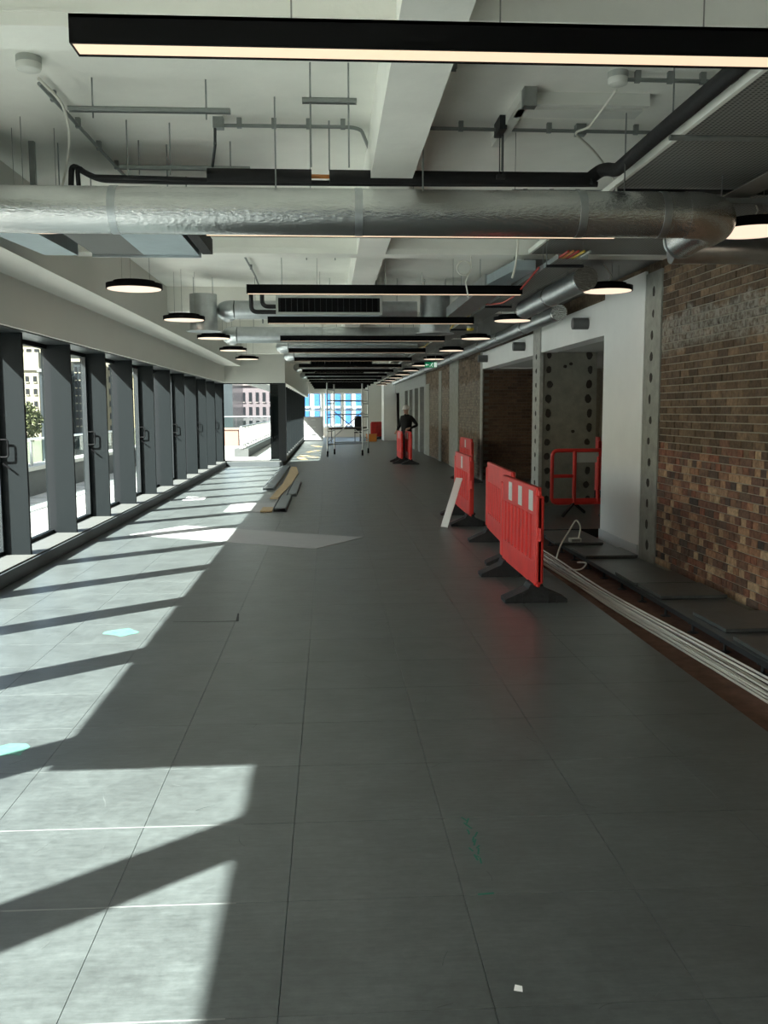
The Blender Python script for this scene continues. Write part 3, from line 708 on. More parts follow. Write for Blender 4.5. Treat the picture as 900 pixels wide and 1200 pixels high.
# long run beside the right wall
def long_duct(y0, y1, label, r=0.12, X=2.66, Z_=3.0):
    t = empty('spiral_duct', (X, y0, Z_-r), label, 'duct')
    MB().tube([(X, y0+(y1-y0)*k/20, Z_) for k in range(21)], r, 28).build('duct_barrel', 'galv', t, True)
    n = max(2, int((y1-y0)/2.2))
    for k in range(n+1):
        rg = MB(); ring(rg, (X, y0+0.02+(y1-y0-0.04)*k/n, Z_), 'y', r, 0.05, 0.006); rg.build('collar', 'foil', t, True)
    for k in range(n):
        yy = y0+(y1-y0)*(k+0.5)/n; MB().tube([(X, yy, Z_+r), (X, yy, ZB-0.002)], 0.004, 6).build('drop_rod', 'strut', t)
long_duct(9.6, 12.6, 'short spiral duct with crumpled foil end over the white fascia')
long_duct(12.95, 46.0, 'long spiral duct running above the openings to the far pillar', 0.105, 3.22, 3.0)
# stubs into the fascia
for i, (yy, zz) in enumerate(((12.75, 2.83), (16.9, 2.80), (20.9, 2.80))):
    one('duct_stub', MB().tube([(3.36, yy, zz), (XW-0.025, yy, zz)], 0.08, 24), 'duct_grey', ['dark duct stub entering the white fascia beside the white pier', 'dark duct stub entering the fascia beside the pale plaster column', 'dark duct stub entering the fascia near the dark brick return'][i], 'duct', None, True)
# cross ducts further back
def cross_duct(Y, Z_, x0, x1, r, label, elbow=True):
    t = empty('cross_duct', ((x0+x1)/2, Y, Z_-r), label, 'duct', 'cross ducts behind the fan coils')
    MB().tube([(x0+(x1-x0)*k/10, Y, Z_) for k in range(11)], r, 24).build('duct_barrel', 'galv', t, True)
    if elbow:
        e = [Vector((x0 - 0.16*math.sin(math.pi/2*k/6), Y+0.16*(1-math.cos(math.pi/2*k/6)), Z_)) for k in range(7)] + [Vector((x0-0.16, Y+0.5, Z_))]
        MB().tube(e, r+0.004, 24).build('elbow', 'galv', t, True)
    for x in (x0+0.3, (x0+x1)/2+0.05, x1-0.3): MB().tube([(x, Y, Z_+r), (x, Y, ZS)], 0.004, 6).build('drop_rod', 'strut', t)
cross_duct(14.22, 3.16, -1.40, 1.34, 0.135, 'round galvanised duct behind the black fan coil grille')
cross_duct(17.65, 3.06, -1.70, 1.9, 0.15, 'round galvanised duct behind the second fan coil')
for k, Y in enumerate((21.1, 24.5, 31.3, 38.1)): cross_duct(Y, 3.09, -0.9, 2.0, 0.13, 'round galvanised duct among the far lights, %s behind the fan coils' % ORD[k+1])
# fan coil units
def fan_coil(Y, x0, x1, z0, z1, label, group=None):
    t = empty('fan_coil_unit', ((x0+x1)/2, Y, z0), label, 'fan coil', group)
    b = MB().box(x0, x1, Y+0.02, Y+0.75 if Y > 13 or Y < 5 else Y+0.42, z0, z1); b.build('casing', 'galv_blue', t)
    fr = MB().box(x0-.02, x1+.02, Y-.01, Y+.02, z0-.02, z0+.01).box(x0-.02, x1+.02, Y-.01, Y+.02, z1-.01, z1+.02).box(x0-.02, x0+.01, Y-.01, Y+.02, z0+.01, z1-.01).box(x1-.01, x1+.02, Y-.01, Y+.02, z0+.01, z1-.01)
    fr.build('grille_frame', 'grey_plastic', t)
    MB().box(x0+.01, x1-.01, Y+.005, Y+.019, z0+.01, z1-.01).build('coil', 'black_paint', t)
    n = 18
    for k in range(n):
        x = x0+.03+(x1-x0-.06)*k/(n-1); MB().box(x-.003, x+.003, Y-.006, Y+.005, z0+.012, z1-.012).build('grille_blade', 'dark_metal', t)
    for x in (x0+.05, x1-.05): MB().tube([(x, Y+.2, z1), (x, Y+.2, ZS)], 0.005, 6).build('drop_rod', 'strut', t)
    return t
a = PY(325, 348, 12.0); b = PY(446, 367, 12.0)
fc = fan_coil(12.0, a.x, b.x, b.z, a.z, 'fan coil unit with black grille above the fourth linear light')
for dx in (0.0, 0.14):
    MB().tube(fillet([(a.x-0.34+dx, 12.1, ZB), (a.x-0.34+dx, 12.1, b.z+0.02+dx*.5), (a.x+0.02, 12.1, b.z+0.02+dx*.5)], 0.08), 0.028, 10).build('insulated_pipe', 'rubber', fc, True)
for k, Y in enumerate((19.0, 22.6, 27.9, 34.7)):
    fan_coil(Y, -0.55, 1.3, 3.02, 3.19, 'fan coil unit with black grille between far lights, %s along the ceiling' % ORD[k], 'far fan coil units')
# vertical plenum boots
def boot(x0, x1, ytop, ybot, Y, label):
    a = PY(x0, ytop, Y); b = PY(x1, ybot, Y); r = (b.x-a.x)/2; cx = (a.x+b.x)/2
    t = empty('plenum_drum', (cx, Y, b.z), label, 'duct')
    MB().lathe((cx, Y, b.z), [(r, 0), (r, a.z-b.z)], 32).build('drum', 'galv', t, True)
    MB().lathe((cx, Y, b.z-.02), [(r*1.28, 0), (r*1.28, 0.012), (r, 0.02)], 32).build('flange', 'galv', t, True)
    for k in (-1, 1): MB().tube([(cx+k*r*.7, Y, a.z), (cx+k*r*.7, Y, ZS)], 0.005, 6).build('drop_rod', 'strut', t)
boot(222, 255, 345, 387, 14.2, 'vertical galvanised drum hanging by the window side disc lights')
boot(492, 527, 343, 390, 14.3, 'vertical galvanised drum hanging right of the fan coil grille')
# rectangular ducts on the window side
a = PZ(123, 301, 3.02)
t = empty('rectangular_duct', (-1.55, 8.2, 3.02), 'flat rectangular galvanised duct above the window side lights', 'duct')
MB().box(-1.62, -1.14, 7.16, 8.45, 3.02, 3.21).build('duct_body', 'galv_blue', t)
MB().box(-2.05, -1.62, 7.16, 8.45, 3.02, 3.21).build('duct_body', 'duct_grey', t)
for yy in (7.3, 8.44): MB().box(-2.07, -1.12, yy, yy+0.03, 3.0, 3.23).build('flange', 'galv', t)
MB().box(-1.11, -1.02, 7.16, 8.46, 3.03, 3.16).build('side_insulation', 'rubber', t)
for yy in (7.25, 8.2):
    for x in (-2.0, -1.2): MB().tube([(x, yy, 3.2), (x, yy, ZS)], 0.005, 6).build('drop_rod', 'strut', t)
t = empty('damper_box', (-2.4, 7.4, 2.97), 'galvanised transition piece tucked against the bulkhead', 'duct')
MB().hexa([(-2.55, 6.9, 2.98), (-2.2, 6.9, 2.98), (-2.14, 8.25, 2.98), (-2.42, 8.25, 2.98), (-2.55, 6.9, 3.2), (-2.2, 6.9, 3.2), (-2.14, 8.25, 3.2), (-2.42, 8.25, 3.2)]).build('duct_body', 'galv_blue', t)
MB().box(-2.5, -2.46, 7.2, 7.24, 3.2, ZS).build('bracket', 'strut', t)
MB().box(-2.2, -2.16, 7.2, 7.24, 3.2, ZS).build('bracket', 'strut', t)
t = empty('rectangular_duct', (2.3, 10.6, 3.03), 'pale galvanised trunking beside the red and yellow cables', 'duct')
MB().hexa([(1.78, 10.5, 3.05), (2.04, 10.5, 3.05), (2.09, 9.4, 3.05), (1.88, 9.4, 3.05), (1.78, 10.5, 3.15), (2.04, 10.5, 3.15), (2.09, 9.4, 3.15), (1.88, 9.4, 3.15)]).build('duct_body', 'galv_blue', t)
MB().box(1.76, 2.06, 10.5, 13.95, 3.03, 3.17).build('duct_body', 'galv', t)
for yy in (9.8, 12, 13.7): MB().tube([(1.95, yy, 3.15), (1.95, yy, ZB if yy < 9.97 else ZS)], 0.004, 6).build('drop_rod', 'strut', t)

# ================================================================== PIPES, CONDUIT, STRUT
def pipe(name, pts, r, m, label, cat, rods=(), r_f=0.1, n=12, group=None, ztop=None, kids=()):
    pts = [Vector(p) for p in pts]
    t = empty(name, min(pts, key=lambda p: p.z), label, cat, group)
    MB().tube(fillet(pts, r_f), r, n).build(name+'_run', m, t, True)
    for (x, y, z) in rods: MB().tube([(x, y, z), (x, y, ztop or ZS)], 0.005, 6).build('drop_rod', 'strut', t)
    return t
PYB = 6.62
lb1 = PY(243, 208, PYB); lb2 = PY(694, 209, PYB)
zp = 3.30
t = pipe('insulated_pipe', [PY(386, 207, PYB), PY(520, 208.5, PYB), PY(690, 210, PYB)], 0.046, 'rubber', 'thick black insulated pipe above the foil duct', 'pipe', [tuple(PY(x, 200, PYB)) for x in (386, 588)], n=16)
MB().tube([PY(243, 205, PYB), PY(365, 206.7, PYB)], 0.046, 16).build('insulated_pipe_run', 'rubber', t, True)
MB().tube([PY(364, 206.6, PYB), PY(387, 207, PYB)], 0.014, 10).build('bare_copper', 'orange_cable', t, True)
pipe('insulated_pipe', [PY(83, 226, PYB+.1), PY(84, 192, PYB+.1), PY(100, 203, PYB+.1), PY(118, 211, PYB+.1), PY(200, 213, PYB+.1), PY(420, 215, PYB+.1), PY(700, 216, PYB+.1)], 0.020, 'rubber', 'thin black insulated pipe with a looped end by the window side', 'pipe', [tuple(PY(200, 205, PYB+.1))], r_f=0.06)
pipe('insulated_pipe', [PY(93, 226, PYB+.05), PY(90, 193, PYB+.05), PY(104, 207, PYB+.05), PY(150, 208, PYB+.05), PY(243, 211, PYB+.05)], 0.016, 'rubber', 'short black insulated pipe looping beside the thin pipe', 'pipe', [tuple(PY(150, 206, PYB+.05))], r_f=0.06)
xa = 1.17*(zp-H)
pipe('insulated_pipe', [PY(690, 210, PYB), PY(703, 200, PYB), PY(712, 198, PYB-.1), PY(722, 200, PYB-.2), (1.985, 5.6, 3.29), (1.985, 2.2, 3.29)], 0.045, 'rubber', 'thick black insulated pipe running past the perforated lining', 'pipe', [(1.985, 4.5, 3.33), (1.985, 5.4, 3.33)], r_f=0.12, n=16, )
# strut channels
def strut(x0, x1, ypix, Y, label, rods=True, drop=0.0):
    a = PY(x0, ypix, Y); b = PY(x1, ypix+(x1-x0)*0.012, Y); z = (a.z+b.z)/2
    t = empty('strut_channel', ((a.x+b.x)/2, Y, z-.02), label, 'bracket')
    h = MB().box(a.x, b.x, Y-.02, Y-.016, z-.013, z+.013).box(a.x, b.x, Y+.016, Y+.02, z-.013, z+.013).box(a.x, b.x, Y-.02, Y+.02, z+.010, z+.013); h.build('channel', 'strut', t)
    for q in (0.15, 0.85):
        x = a.x+(b.x-a.x)*q; MB().tube([(x, Y, z-.05-drop), (x, Y, ZS)], 0.005, 6).build('threaded_rod', 'strut', t)
    return t
strut(80, 270, 128, 5.86, 'long slotted strut channel beside the smoke detector')
strut(140, 293, 196, 7.15, 'slotted strut channel above the looped black pipe')
strut(354, 418, 118, 5.55, 'short strut channel with three rods left of the spine beam', drop=0.32)
strut(455, 535, 78, 4.75, 'short strut channel clamped across the spine beam')
strut(352, 400, 299, 10.1, 'strut bracket under the beam before the fan coil grille')
def chan(x, y0, y1, Y, label):
    a = PZ(x, y0, 3.56)
    one('cable_bracket', MB().box(a.x-.025, a.x+.025, a.y, a.y+.22, 3.545, 3.57).box(a.x-.012, a.x-.006, a.y+.08, a.y+.086, 3.26, 3.53).box(a.x+.012, a.x+.018, a.y+.08, a.y+.086, 3.26, 3.53).box(a.x-.03, a.x+.03, a.y+.06, a.y+.10, 3.235, 3.26).box(a.x-.025, a.x+.025, a.y, a.y+.22, 3.57, ZS), 'dark_metal', label, 'bracket')
chan(590, 148, 0, 0, 'dark clamp bracket holding the thick pipe right of the spine beam')
# conduits on the slab
def cond(pts, label, r=0.0125, boxes=()):
    pts = [Vector(p) for p in pts]
    t = empty('conduit', min(pts, key=lambda p: p.z), label, 'conduit')
    MB().tube(fillet(pts, 0.12), r, 10).build('tube_run', 'strut', t, True)
    n = 4
    for k in range(n):
        p = pts[0].lerp(pts[1], (k+0.5)/n); MB().box(p.x-.016, p.x+.016, p.y-.016, p.y+.016, p.z-.015, ZS if p.z > 3.45 else p.z+.015).build('saddle', 'strut', t)
    for b in boxes: b = Vector(b); MB().box(b.x-.035, b.x+.035, b.y-.035, b.y+.035, b.z-.022, ZS if b.z > 3.45 else b.z+.035).build('junction_box', 'strut', t)
    return t
zc = 3.585
c1 = cond([PZ(260, 147, zc), PZ(422, 149, zc), PZ(434, 178, zc), PZ(435, 205, 3.42)], 'conduit with junction box bending down left of the spine beam', boxes=[PZ(256, 147, zc)])
MB().tube([PZ(252, 151, 3.55), PZ(252, 170, 3.42), PZ(249, 195, 3.32)], 0.010, 8).build('flex_tail', 'dark_metal', c1, True)
cond([PZ(488, 150, zc), PZ(895, 158, zc)], 'long conduit crossing the slab right of the spine beam', boxes=[PZ(680, 155, zc)])
cond([PZ(728, 93, zc), PZ(880, 97, zc)], 'conduit running from the right hand smoke detector')
cond([PZ(46, 98, zc), PZ(146, 206, zc)], 'conduit running back from the window side smoke detector')
cond([(-1.05, 8.6, zc), (-1.05, 13.6, zc), (-1.02, 14.6, 3.45), (-1.02, 14.66, 3.0)], 'conduit running down to the beam behind the rectangular duct')
cond([PZ(600, 207+17, 3.3), PZ(722, 207+18, 3.3)], 'short conduit close over the foil duct', r=0.014)
for x in (605, 715):
    pass
# surface batten with fluorescent style channel
a = PZ(618, 118, 3.58); b = PZ(760, 122, 3.58)
t = empty('cable_trunking', (a.x, a.y, 3.54), 'white surface trunking frame on the slab right of the spine beam', 'trunking')
MB().box(a.x, b.x, a.y, a.y+.05, 3.56, ZS).build('trunking_length', 'white_plastic', t)
MB().box(a.x-.03, b.x, a.y+.14, a.y+.30, 3.57, ZS).build('trunking_length', 'white_plastic', t)
MB().box(a.x-.05, a.x+.02, a.y-.02, a.y+1.0, 3.57, ZS).build('trunking_length', 'white_plastic', t)
MB().box(a.x-.04, a.x+.04, a.y-.10, a.y-.02, 3.52, ZS).build('end_bracket', 'strut', t)
# smoke detectors
def detector(px, py, label, cap='white_plastic', z=ZS, r=0.07):
    p = PZ(px, py, z-0.07)
    t = empty('smoke_detector', (p.x, p.y, z-0.11), label, 'detector')
    MB().lathe((p.x, p.y, z-0.035), [(r, 0), (r, 0.035)], 24).build('back_box', 'grey_plastic', t, True)
    MB().lathe((p.x, p.y, z-0.08), [(r*.5, 0), (r*.9, 0.01), (r*1.02, 0.028), (r*0.98, 0.045)], 24).build('sensor_head', cap, t, True)
    return t
detector(34, 82, 'white smoke detector at the end of the window side conduit')
detector(724, 99, 'white smoke detector with cable tail beside the thick black pipe', r=0.06)
d = detector(551, 387, 'small smoke detector with yellow dust cap above the right hand disc lights', 'yellow_cap', z=3.028, r=0.06)
# loose white cables hanging from the slab
def cable(pts, r, m, label, cat='cable', group=None, f=0.3):
    return one('cable', MB().tube(fillet(pts, f, 6), r, 8), m, label, cat, group, True)
cable([PZ(722, 106, 3.52), PZ(690, 150, 3.50), PZ(672, 155, 3.50), PZ(700, 180, 3.45), PZ(722, 215, 3.30), PZ(722, 225, 3.12)], 0.008, 'white_cable', 'white cable looping from the detector to the foil duct')
cable([PZ(45, 92, 3.53), PZ(72, 118, 3.5), PZ(82, 150, 3.48), PZ(80, 185, 3.4), PZ(74, 215, 3.3), PZ(72, 222, 3.13)], 0.009, 'white_cable', 'white cable hanging from the window side detector')
lp = []; c = PY(544, 314, 9.83)
for k in range(26): lp.append(c + Vector((0.075*math.cos(k*.5), 0.02*k/26, 0.075*math.sin(k*.5))))
lp += [c + Vector((0.02, .03, -0.14)), c + Vector((0.05, .03, -0.3))]
lp = [c + Vector((0.07, 0, ZB-c.z))] + lp
one('cable_coil', MB().tube(lp, 0.008, 8), 'white_cable', 'coiled white cable hanging under the beam above the third light', 'cable', None, True)
cable([Vector((PY(607, 281, 8.9).x, 8.9, ZS)), PY(607, 290, 8.9), PY(604, 312, 8.9), PY(600, 326, 8.9)], 0.010, 'white_cable', 'thick white cable tail hanging before the pale trunking')
# service tray on the right with coloured cables
t = empty('cable_tray', (2.26, 25, 3.03), 'long perforated cable tray above the spiral duct', 'cable tray')
MB().box(2.12, 2.40, 8.6, 46, 3.03, 3.034).build('tray_base', 'perforated_metal', t)
for x in (2.12, 2.396): MB().box(x, x+.004, 8.6, 46, 3.034, 3.08).build('tray_side', 'galv', t)
for k in range(16):
    yy = 9.2+2.3*k; MB().tube([(2.118, yy, 3.03), (2.118, yy, ZB)], 0.004, 6).build('drop_rod', 'strut', t)
for k, (x, m_, nm) in enumerate(((2.145, 'red_cable', 'dark red cable lying along the cable tray edge'), (2.19, 'orange_cable', 'orange cable lying on the cable tray'), (2.235, 'red_cable', 'red cable lying between orange and yellow cables on the tray'), (2.285, 'yellow_cable', 'yellow cable lying on the cable tray'), (2.335, 'grey_plastic', 'grey armoured cable lying on the cable tray'))):
    pts = [(x+random.uniform(-.009, .009), 8.3+1.3*j, 3.05+random.uniform(0, .006)) for j in range(29)]
    one('tray_cable', MB().tube(pts, 0.011, 8), m_, nm, 'cable', 'coloured cables on the tray', True)
pts = [PX(705, 318, 2.2)]; base = pts[0]
one('tray_cable', MB().tube([(2.10, 9.3, 3.06), (2.095, 9.9, 2.98), (2.09, 10.5, 2.92), (2.09, 11.2, 2.93), (2.095, 12.0, 3.0), (2.105, 12.6, 3.07)], 0.010, 8), 'red_cable', 'red cable sagging below the tray side', 'cable', None, True)
one('tray_cable', MB().tube([(2.09, 12.9+0.5*j, 3.05+0.03*math.sin(j*1.6)) for j in range(18)], 0.010, 8), 'yellow_cable', 'wavy yellow cable draped outside the tray', 'cable', None, True)
# trays in the near bay over the brick wall
t = empty('cable_tray', (3.05, 6.3, 3.10), 'bright tray and strut pieces over the large round pendant', 'cable tray')
MB().box(2.75, 2.95, 4.6, 6.6, 3.12, 3.125).build('tray_base', 'galv', t)
MB().box(3.10, 3.34, 4.6, 6.5, 3.10, 3.105).build('tray_base', 'galv', t)
for yy in (5.0, 6.4): MB().box(2.7, 3.42, yy, yy+.04, 3.06, 3.098).build('cross_strut', 'strut', t)
for yy in (5.0, 6.4):
    for x in (2.72, 3.40): MB().tube([(x, yy+.02, 3.06), (x, yy+.02, ZB)], 0.005, 6).build('drop_rod', 'strut', t)
one('tray_cable', MB().tube([(2.80, 4.5+.3*j, 3.138+.002*(j % 2)) for j in range(8)], 0.012, 8), 'yellow_cable', 'yellow cable on the bright tray over the large round pendant', 'cable', None, True)
pipe('conduit_bar', [(2.06, 6.72, 3.21), (XW, 6.72, 3.21)], 0.018, 'dark_metal', 'dark bar fixed under the perforated lining', 'pipe')
pipe('conduit_bar', [(1.95, 5.35, 3.19), (XW, 5.35, 3.19)], 0.016, 'strut', 'steel bar fixed under the perforated lining by the thick pipe', 'pipe')
for k, yy in enumerate((8.9, 12.4, 15.9)):
    pipe('support_bar', [(2.08, yy, 3.014), (2.44, yy, 3.014)], 0.014, 'dark_metal', ['dark support bar under the tray end nearest the foil duct', 'dark support bar under the tray by the short spiral duct', 'dark support bar under the tray by the pale plaster column'][k], 'bracket', [(2.085, yy, 3.014), (2.435, yy, 3.014)], group='support bars under the tray', ztop=ZB)
# exit sign
p = PY(505, 427.5, 20.0)
t = empty('exit_sign', (p.x, 20.0, p.z-.06), 'green exit sign with white running figure and arrow', 'sign')
MB().box(p.x-.13, p.x+.13, 20.0, 20.02, p.z-.06, p.z+.06).build('sign_panel', 'green_sign', t)
g = MB().box(p.x+.065, p.x+.125, 19.995, 20.0, p.z-.052, p.z+.052); g.build('door_symbol', 'sign_white', t)
g = MB().lathe((p.x+.03, 19.997, p.z+.036), [(.011, 0), (.011, .003)], 12, 'y')
for (a_, b_, w_) in (((.025, .022), (.008, -.008), .016), ((.008, -.008), (.03, -.022), .011), ((.03, -.022), (.022, -.048), .010), ((.006, -.01), (-.012, -.03), .011), ((-.012, -.03), (-.032, -.03), .010), ((.022, .018), (.045, .006), .008), ((.018, .016), (-.008, .012), .008)):
    g.beam((p.x+a_[0], 19.997, p.z+a_[1]), (p.x+b_[0], 19.997, p.z+b_[1]), 0.004, w_, (0, 0, 1))
g.build('running_figure', 'sign_white', t)
g = MB().beam((p.x-.05, 19.997, p.z), (p.x-.10, 19.997, p.z), .004, .014).extr([(p.x-.09, p.z+.028), (p.x-.122, p.z), (p.x-.09, p.z-.028)], 'y', 19.995, 19.999); g.build('arrow', 'sign_white', t)
for x in (p.x-.1, p.x+.1): MB().tube([(x, 20.01, p.z+.06), (x, 20.01, ZB)], 0.003, 6).build('suspension_wire', 'steel_wire', t)

# ================================================================== BARRIERS
def foot(x, parent):
    # low triangular rubber foot lying across the barrier line, with ribs
    f = MB().extr([(-0.27, 0.0), (0.27, 0.0), (0.27, 0.03), (0.07, 0.12), (0.05, 0.165), (-0.05, 0.165), (-0.07, 0.12), (-0.27, 0.03)], 'x', x-0.10, x+0.10)
    ob = f.build('foot', 'foot_rubber', parent)
    for s in (-1, 1):
        for q in (0.11, 0.18): MB().box(x-0.108, x+0.108, s*q-.009, s*q+.009, 0.0, 0.125-q*.38).build('rib', 'foot_rubber', ob)
    return ob
def barrier(pa, pb, label, refl=3, h=1.0):
    """solid red plastic barrier from floor point pa to pb, built along local x"""
    pa = Vector((pa[0], pa[1], 0)); pb = Vector((pb[0], pb[1], 0)); L = (pb-pa).length; a = math.atan2(pb.y-pa.y, pb.x-pa.x)
    t = empty('barrier', (0, 0, 0), label, 'barrier', None)
    z0 = 0.15; hL = L/2; th = 0.026
    # outline frame with rounded shoulders
    def arc(cx, cz, r, a0, a1, n=5): return [(cx+r*math.cos(a0+(a1-a0)*k/n), cz+r*math.sin(a0+(a1-a0)*k/n)) for k in range(n+1)]
    pl = [(-hL+.03, z0), (hL-.03, z0), (hL, z0+.05)] + arc(hL-.09, h-.09, .09, 0, math.pi/2) + arc(-hL+.09, h-.09, .09, math.pi/2, math.pi) + [(-hL, z0+.05)]
    def slab(poly, t0, t1): 
        m = MB(); n = len(poly)
        m.add([(p[0], t0, p[1]) for p in poly]+[(p[0], t1, p[1]) for p in poly], [tuple(range(n)), tuple(range(n, 2*n))]+[(i, (i+1) % n, n+(i+1) % n, n+i) for i in range(n)]); return m
    slab(pl, -0.010, 0.010).build('web', 'red_plastic', t)
    for s in (-1, 1):
        x0, x1 = (s*hL, s*(hL-.11)) if s < 0 else (hL-.11, hL)
        MB().box(min(x0, x1), max(x0, x1), -.035, .035, z0+.03, h-.07, .014).build('end_post', 'red_plastic', t)
    MB().box(-hL+.07, hL-.07, -th, th, h-.25, h, .012).build('top_board', 'red_plastic', t)
    MB().box(-hL+.09, hL-.09, -th, th, z0, z0+.21, .012).build('bottom_board', 'red_plastic', t)
    n = max(4, int((L-.3)/0.15)); sl0 = None
    for k in range(n):
        x = -hL+.17+(L-.34)*k/(n-1)
        if sl0 is None: sl0 = MB().box(x-.034, x+.034, -th, th, z0+.20, h-.24, .010).build('slat', 'red_plastic', t); z_ = WO[sl0].z
        else: inst(sl0, (x, 0, z_), t, 'slat')
    for k in range(refl):
        x = (-hL+.22)+(L-.44)*(k/(refl-1) if refl > 1 else 0.5) if refl != 3 else -hL+.25+(L*.55)*k/2
        for s in (-1, 1): MB().box(x-.08, x+.08, min(s*th, s*(th+.003)), max(s*th, s*(th+.003)), h-.215, h-.04).build('reflector', 'reflector', t, label='silver reflective patch')
    for s in (-1, 1): MB().tube([(s*(hL+.012), 0, .55), (s*(hL+.012), 0, .66)], 0.018, 8).build('coupling_pin', 'red_plastic', t)
    ft = 0.2 if L > 1.2 else .12
    for s in (-1, 1): foot(s*(hL-ft), t)
    t.location = ((pa.x+pb.x)/2, (pa.y+pb.y)/2, 0); t.rotation_euler = (0, 0, a)
    return t
barrier((1.76, 7.60), (1.76, 9.25), 'red plastic barrier with three silver patches beside the cable trench')
barrier((1.92, 9.50), (2.02, 11.65), 'red plastic barrier standing end on behind the silver patched one', 0)
barrier((1.99, 12.85), (2.02, 14.65), 'red plastic barrier with a white plank leaning on it', 1)
barrier((3.20, 20.6), (3.20, 22.4), 'red plastic barrier near the far brick wall', 1)
barrier((2.22, 28.35), (2.20, 29.8), 'red plastic barrier on the window side of the person', 1)
barrier((2.46, 27.9), (2.42, 29.35), 'red plastic barrier standing right in front of the person', 1)
barrier((4.93, 16.6), (4.99, 18.0), 'plain red barrier in the dark passage beyond the tubular barrier', 0, 1.15)
barrier((2.35, 52.5), (3.0, 53.2), 'red barrier beside the far dark doorway', 0)
# open tubular gate barrier in the recess
t = empty('gate_barrier', (0, 0, 0), 'open red tubular barrier in front of the plaster return wall', 'barrier')
xa, xb, z0, z1 = 0.0, 1.05, 0.20, 1.02
loop = fillet([(xa, 0, .6), (xa, 0, z0), (xb, 0, z0), (xb, 0, z1), (xa, 0, z1), (xa, 0, .6)], 0.10, 4)
MB().tube(loop, 0.030, 10).build('frame', 'red_plastic', t, True)
MB().tube([(0.36, 0, z0), (0.36, 0, z1)], 0.032, 10).build('upright', 'red_plastic', t, True)
MB().tube([(0.74, 0, z0), (0.74, 0, z1-.1)], 0.032, 10).build('upright', 'red_plastic', t, True)
MB().tube([(xa, 0, .62), (0.36, 0, .62)], 0.028, 10).build('crossbar', 'red_plastic', t, True)
MB().box(0.38, 0.74, -.012, .012, 0.83, 0.99, .004).build('sign_plate', 'grey_plastic', t)
MB().box(0.74, 1.05, -.015, .015, 0.72, 1.0, .004).build('side_panel', 'red_plastic', t)
MB().box(0.02, 1.03, -.02, .02, 0.20, 0.27, .006).build('bottom_board', 'red_plastic', t)
for x in (0.36, 0.95):
    m_ = MB()
    for s in (-1, 1): m_.beam((x, 0, .2), (x+s*.26, s*.26, .018), .035, .035)
    m_.build('foot', 'foot_rubber', t)
t.location = (3.45, 14.15, 0); t.rotation_euler = (0, 0, 0.05)
# white plank leaning on its barrier
pb_, pt_ = Vector((1.60, 12.82, 0.012)), Vector((1.885, 13.35, 0.66))
dd = (pt_-pb_).normalized(); r0 = Vector((1, -.35, 0)); r0 = (r0-dd*r0.dot(dd)).normalized()
one('plank', MB().beam(pb_, pt_, 0.10, 0.018, r0.cross(dd)), 'white_board', 'white plank leaning against a red barrier', 'plank')

# ================================================================== TRENCH: cables, loose panels
for k in range(9):
    x0 = XE + 0.44 + 0.017*k; pts = []
    ph = random.uniform(0, 6); am = random.uniform(.004, .022); x0 += random.uniform(-.02, .02); fr_ = random.uniform(.35, .9)
    for j in range(40):
        y = 1.2 + 0.29*j
        pts.append((x0 + am*math.sin(y*fr_+ph) + 0.035*math.sin(y*.55) + 0.02*math.sin(y*1.3)*(k/8) - 0.035*max(0, y-5), y, -0.1115 + 0.014*(k % 3)))
    one('trench_cable', MB().tube(pts, random.choice((0.007, 0.008, 0.009)), 8), 'white_cable', 'white cable lying in the bundle along the open trench', 'cable', 'white cables in the trench', True)
one('trench_cable', MB().tube(fillet([(XE+.42, 3.2, -.108), (XE+.40, 5.0, -.108), (XE+.33, 6.6, -.108), (XE+.25, 8.0, -.108), (XE+.24, 9.4, -.108), (XE+.2, 11.5, -.108)], .6, 6), 0.009, 8), 'white_cable', 'single white cable straying from the bundle in the trench', 'cable', None, True)
one('trench_cable', MB().tube(fillet([(XE+.30, 10.0, -.10), (XE+.48, 9.75, -.09), (XE+.58, 9.85, -.02), (XE+.52, 10.1, -.06), (XE+.62, 10.3, -.09)], .12, 6), 0.009, 8), 'white_cable', 'white cable looping up beside the panel pedestals', 'cable', None, True)
def loose_panel(x, y, z, rz, label):
    t = empty('floor_panel', (0, 0, 0), label, 'floor panel')
    MB().box(-.298, .298, -.298, .298, 0.008, 0.034, .003).build('panel_board', 'floor_tile', t)
    MB().box(-.293, .293, -.293, .293, 0.0, 0.008).build('steel_tray', 'dark_metal', t)
    t.location = (x, y, z); t.rotation_euler = (0, 0, rz); return t
XP = XE + T*1.5 + 0.01
loose_panel(XP+.02, 8.04, 0.001, 0.01, 'grey floor panel lying on the fixed panels beside the brick wall foot')
loose_panel(XP-.005, 8.66, 0.001, -0.012, 'grey floor panel lying next to the plaster strip')
loose_panel(XP+.06, 6.82, 0.001, 0.02, 'grey floor panel lying on the edge row by the lowest bricks')
loose_panel(XP+.02, 6.0, 0.001, -0.02, 'grey floor panel lying at the open end of the edge row')
loose_panel(XP-.02, 10.28, 0.001, 0.015, 'grey floor panel lying at the foot of the white pier')
loose_panel(XP-.10, 11.3, 0.001, -0.03, 'grey floor panel with a white socket box on it')
bx = empty('socket_box', (XP-.16, 11.05, 0.036), 'small white socket box with a cable tail on a floor panel', 'socket')
MB().box(XP-.22, XP-.08, 11.0, 11.1, 0.036, 0.085, .006).build('box_body', 'white_plastic', bx)
MB().box(XP-.20, XP-.10, 10.996, 11.0, 0.046, 0.076).build('face_plate', 'sheet_grey', bx)
